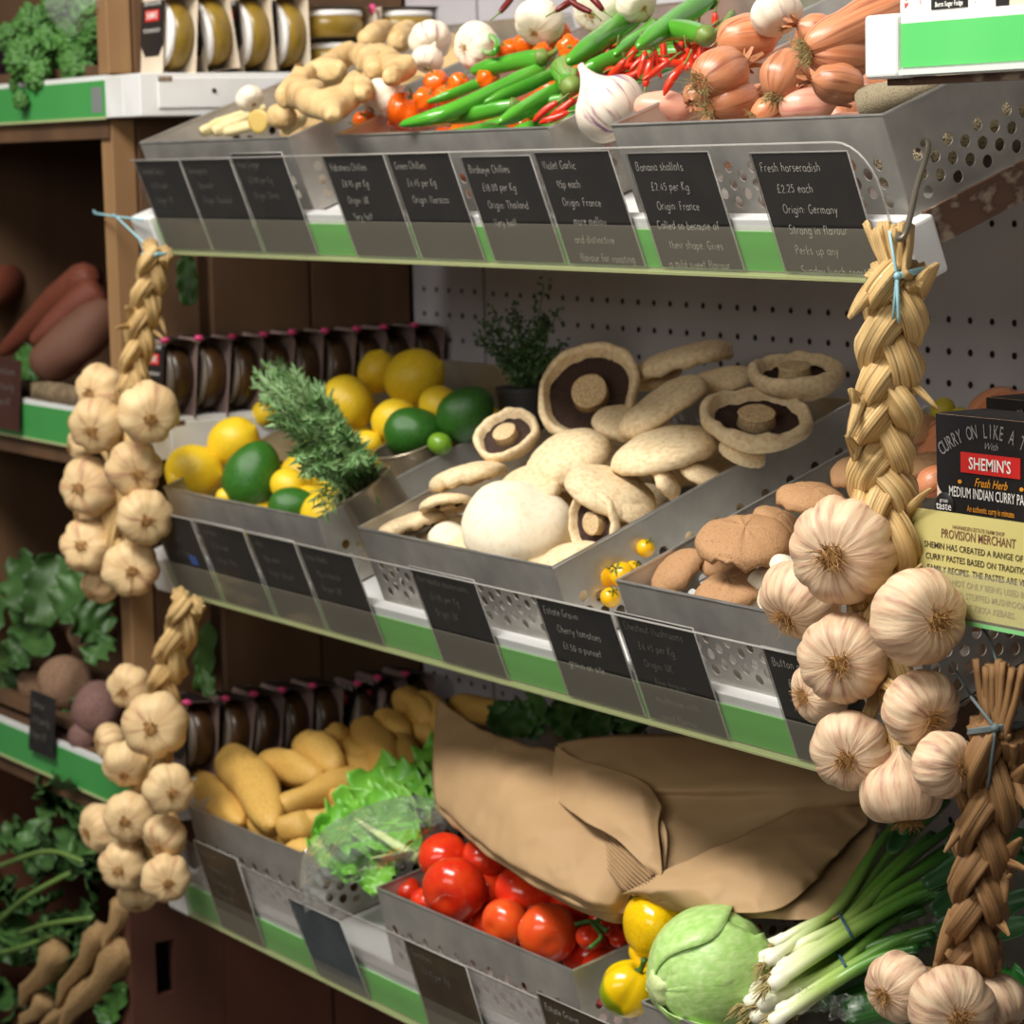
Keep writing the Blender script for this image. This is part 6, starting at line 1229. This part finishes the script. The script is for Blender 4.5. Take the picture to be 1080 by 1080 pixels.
fleaves('beet_leaf', [((30, 700), (0, 690)), ((20, 740), (-10, 760)), ((50, 690), (20, 640)), ((40, 660), (60, 585)), ((60, 650), (95, 610)), ((70, 790), (98, 735)), ((20, 770), (28, 735)), ((10, 690), (40, 670)), ((30, 640), (20, 590)), ((80, 640), (110, 670)), ((95, 700), (118, 672)), ((0, 720), (30, 715)), ((2, 660), (-12, 620))], 'green beet leaf in the dim crate of beetroots', 'leaf', 'beet leaves in the crate', mat('beet_leaf_green', c(46, 78, 32), c(66, 100, 48), (20, 20, 20), .5, 0, .2, vary=.2), w_=.026, y=(.04, .07))
rr = random.Random(12)
its = []
for i in range(64):
    px, py = rr.uniform(-15, 125), rr.uniform(815, 1085)
    if px > 100 and py > 950 and py < 1010: py -= 80
    its.append(((px, py), (px+rr.uniform(-40, 40), py+rr.uniform(-42, 30))))
fleaves('salad_leaf', its, 'green leaf in the loose heap of greens low beside the reddish crate', 'leaf', 'greens low beside the crate', mat('greens', c(40, 72, 30), c(78, 116, 58), (14, 14, 14), .5, 0, .2, vary=.35), w_=.02, y=(-.01, .03))
for i, (a, m_, b_) in enumerate((((-5, 915), (50, 898), (92, 910)), ((-5, 975), (30, 945), (75, 920)), ((0, 1005), (20, 1000), (60, 985)), ((20, 985), (50, 975), (98, 968)))):
    b = MB(); b.tube(cr([fl_(*a, -.02), fl_(*m_, -.03), fl_(*b_, -.01)], 14), .0032, 8); one('green_stalk', b.mesh('green_stalk', mat('stalk_green', c(108, 138, 66), c(92, 120, 54), (20, 20, 20), .5)), 'pale green stalk arching over the heap of greens', 'stalk', None, 'stalks over the greens')
PA = MB().rev([(-1, .12), (-.85, .3), (-.4, .55), (.2, .8), (.75, 1), (.95, .85), (1, .4)], 20, None, lambda p, th, t: (p[0]*(1+noise.noise(Vector((p[0]*2, p[1]*2, p[2]*7)))*.6)+.14*math.sin(p[2]*4), p[1]*(1+noise.noise(Vector((p[0]*2, p[1]*2, p[2]*7+9)))*.5)+.1*math.sin(p[2]*5+1), p[2])).mesh('parsnip', PARSN)
for a, b_, r, lb in (((20, 1060), (66, 1000), 17, 'short dark parsnip at the edge of the root heap'), ((58, 1062), (110, 980), 14, 'straight parsnip in the middle of the root heap'), ((60, 1090), (136, 1000), 19, 'large knobbly parsnip in front of the others'), ((36, 1095), (100, 1040), 14, 'parsnip pointing out at the bottom edge'), ((108, 1005), (132, 950), 12, 'thin parsnip leaning up to the far garlic braid'), ((20, 1085), (52, 1052), 13, 'pale stubby parsnip beneath the short dark one')):
    flong('parsnip', PA, a, b_, -.035, -.015, r, lb, 'parsnip', 'dirty parsnips low beside the crate')
fleaves('salad_leaf', [((110, 1080), (134, 1040)), ((120, 1085), (105, 1055))], 'green leaf below the parsnips at the bottom edge', 'leaf', 'greens under the parsnips', w_=.016, y=(-.02, -.02))

# ================================================================== PACKET BAY
def near_pack(x, y, z, w_, h, label):
    t = thing('paste_pack', label, 'food pack', Matrix.Translation((x, y, z)), 'paste packs on the near shelf'); d = .045
    b = MB(); b.box(-w_/2, w_/2, 0, d, 0, h); bev(b.obj('sleeve', PEACH, t, smooth=False), .002)
    b = MB(); pts = [(-w_/2*.99, h*1.0), (-w_/2*.97, h*.52)]+[(-w_/2*.97+.3*w_*.5*(1-math.cos(a*math.pi/10)), h*.52-h*.12*math.sin(a*math.pi/10)) for a in range(1, 6)]
    pts += [(-w_*.30, h*.16), (-w_*.2, h*.12), (-w_*.1, h*.10), (-.04*w_, h*.12), (0, h*.09)]; pts = pts+[(-x_, z_) for x_, z_ in pts[::-1][1:]]
    b.add([(x_, -.0006, z_) for x_, z_ in pts], [tuple(range(len(pts)))]); b.quad((-w_/2, .001, h+.0004), (w_/2, .001, h+.0004), (w_/2, d, h+.0004), (-w_/2, d, h+.0004)); b.obj('black_print', BLACKC, t, smooth=False)
    b = MB(); b.box(-w_*.26, w_*.26, -.0016, -.001, h*.60, h*.745); b.obj('red_label', REDL, t, smooth=False)
    b = MB(); print_text(b, "SHEMIN'S", 0, h*.63, h*.085, -.002, sx=.86, bold=.02); print_text(b, 'MEDIUM INDIAN CURRY PASTE', 0, h*.42, h*.072, -.0012, sx=.60, bold=.012)
    print_text(b, '100% natural', .08*w_, h*.235, h*.05, -.0012, sx=.8, shear=.4, bold=.01); b.rev([(0, .0022), (.0004, .002)], 10, None, lambda p, th, tt: (p[0], -.0012-p[2], h*.155+p[1]))
    b.obj('white_lettering', PRW, t, smooth=False)
    b = MB(); print_text(b, 'Fresh Herb', 0, h*.51, h*.06, -.0012, sx=.85, shear=.4, bold=.01); print_text(b, 'An authentic curry in minutes', 0, h*.325, h*.045, -.0012, sx=.62, bold=.012)
    for sx in (-1, 1): b.rev([(0, .0022), (.0004, .002)], 6, None, lambda p, th, tt: (p[0]+sx*w_*.27, -.0012-p[2], h*.53+p[1]*.7))
    b.obj('orange_lettering', PRO, t, smooth=False)
    b = MB(); txt = 'CURRY ON LIKE A TIKKA'; Rr = w_*.62
    for i, ch in enumerate(txt):
        a = (i-(len(txt)-1)/2)*.072; print_text(b, ch, Rr*math.sin(a), h*.87-Rr*(1-math.cos(a))*.8-h*.01, h*.10, -.0012, sx=.56, bold=.008, rot=-a)
    print_text(b, 'With', 0, h*.78, h*.05, -.0012, shear=.4); b.obj('grey_lettering', PRG, t, smooth=False)
    b = MB(); b.rev([(0, .0105), (.0006, .0100), (.0007, .001)], 24, None, lambda p, th, tt: (p[0]-w_*.41, -.0008-p[2], h*.335+p[1])); o_ = b.obj('taste_badge', BLACKC, t)
    b = MB(); print_text(b, 'great', -w_*.41, h*.37, h*.03, -.002); print_text(b, 'taste', -w_*.41, h*.315, h*.058, -.002, bold=.01); print_text(b, 'gold', -w_*.41, h*.275, h*.03, -.002); b.obj('badge_lettering', PRW, t, smooth=False)
    b = MB(); b.rev([(0, .0085), (.0006, .008), (.0007, .001)], 24, None, lambda p, th, tt: (p[0]-w_*.30, -.0008-p[2], h*.20+p[1])); b.obj('orange_badge', mat('badge_orange', c(232, 132, 88), rough=.5), t)
    b = MB()
    for a in range(9):
        th = a*.698; b.add([(w_*.36+.0025*math.cos(th), -.0016, h*.90+.0025*math.sin(th)), (w_*.36+.008*math.cos(th+.2), -.0016, h*.90+.008*math.sin(th+.2)), (w_*.36+.006*math.cos(th+.5), -.0016, h*.90+.006*math.sin(th+.5)), (w_*.36, -.0016, h*.90)], [(0, 1, 2, 3)])
    b.obj('pink_dot', PINK, t, smooth=False)
zB = pB.z+.0275
p1 = aty(1046, 545, .035); near_pack(p1.x, .035, zB, .116, .098, 'black and peach curry paste pack with white lettering, above the olive sign')
p2 = aty(1098, 470, .12); near_pack(p2.x, .12, zB, .116, .101, 'second black curry paste pack standing behind, at the frame edge')
t = thing('provision_sign', 'olive provision merchant sign on the near shelf front, printed in dark capitals', 'sign', Matrix.Translation((pB.x+.002, -.0365, pB.z+.002)) @ Matrix.Rotation(R_(-4), 4, 'X'))
Hs = .068; Ws = .26
b = MB(); b.box(0, Ws, 0, .0008, 0, Hs); b.obj('card', SIGN, t, smooth=False)
b = MB(); print_text(b, 'HAWARDEN ESTATE FARM SHOP', .075, Hs-.0105, .0026, -.0004, sx=.9, bold=.01); print_text(b, 'PROVISION MERCHANT', .075, Hs-.0173, .0060, -.0004, sx=.78, bold=.01); b.obj('brown_heading', PRDF, t, smooth=False)
b = MB()
for i, ln in enumerate(('SHEMIN HAS CREATED A RANGE OF FRESH', 'CURRY PASTES BASED ON TRADITIONAL', 'FAMILY RECIPES. THE PASTES ARE VERY')): print_text(b, ln, .022+.002*i, Hs-.0252-i*.0077, .0041, -.0004, sx=1.0, bold=.014, align='LEFT')
b.obj('dark_lettering', PRD, t, smooth=False)
b = MB()
for i, ln in enumerate(('VERSATILE NOT ONLY BEING USED IN', 'CURRIES, ALSO STUFFED MUSHROOMS,', 'CHICKEN WRAPS TIKKA KEBABS.')): print_text(b, ln, .022+.002*i, Hs-.0483-i*.0073, .0041, -.0004, sx=1.0, bold=.014, align='LEFT')
b.obj('frosted_lettering', PRF, t, smooth=False)
b = MB(); b.box(-.002, Ws, -.0016, -.0010, -.002, .030); b.obj('frosted_strip', COVER, t, smooth=False)
b = MB(); b.box(-.002, Ws, -.0018, .0008, -.0045, -.002); b.obj('green_edge', mat('edge_green', c(120, 186, 120), rough=.4), t, smooth=False)
# boxes on the upper near shelf
zA = pA.z+.0335
for px, w_, lb, dark in ((1002, .10, 'white box with red floral print on the near upper shelf', False), (1085, .06, 'cream and dark box next to the floral one at the top corner', True)):
    p = aty(px, 14, -.02); t = thing('packet_box', lb, 'box', Matrix.Translation((p.x, -.02, zA)), 'boxes on the near upper shelf')
    b = MB(); b.box(-w_/2, w_/2, 0, .06, 0, .09); b.obj('carton', CARTON if dark else PRW, t, smooth=False)
    if dark:
        b = MB(); b.box(-w_/2-.0003, -w_/2+.012, -.0006, 0, 0, .09); b.obj('dark_print', BLACKC, t, smooth=False)
    else:
        b = MB(); r = random.Random(3)
        for q in range(46):
            sx = r.choice((-1, 1)); x_, z_ = sx*(.024+r.random()*.022), .004+r.random()*.03; a = r.uniform(0, 3); l_ = r.uniform(.002, .005)
            b.add([(x_, -.0004, z_), (x_+l_*math.cos(a)-.0008, -.0004, z_+l_*math.sin(a)), (x_+l_*1.5*math.cos(a), -.0004, z_+l_*1.5*math.sin(a)), (x_+l_*math.cos(a)+.001, -.0004, z_+l_*math.sin(a)-.001)], [(0, 1, 2, 3)])
        b.obj('floral_print', PRR, t, smooth=False)
        b = MB(); b.box(-.018, .018, -.0008, -.0002, .010, .017); b.obj('dark_label', BLACKC, t, smooth=False)
        b = MB(); print_text(b, 'Burnt Sugar Fudge', 0, .0118, .0032, -.001, sx=.8, bold=.01); b.obj('label_lettering', PRW, t, smooth=False)
YF = ball(7, circ(12), mat('yellow_green_flower', c(206, 176, 40), c(120, 130, 40), (60, 60, 60), .5), name='small_squash')
for i, (px, py, r) in enumerate(((995, 432, 13), (1012, 440, 11), (984, 444, 9))):
    p = aty(px, py, .26); one('yellow_squash', YF, 'small yellow green squash in a clear bag behind the braid', 'squash', orient(p, idir(.3, -.8, .4)) @ S(r*mpp(p)), 'yellow squashes behind the braid')
for i, (px, py, r) in enumerate(((1003, 470, 30), (1050, 436, 26), (1012, 505, 24), (985, 508, 16))):
    p = aty(px, py, .2-.03*i); one('brown_onion', SHM[i % 3], ('shaded brown onion behind the large braid', 'brown onion behind the second paste pack', 'brown onion low beside the near paste pack', 'small brown onion against the braid')[i], 'onion', orient(p, idir(.7, -.5, .2)) @ S(r*mpp(p)), 'brown onions behind the near packs')
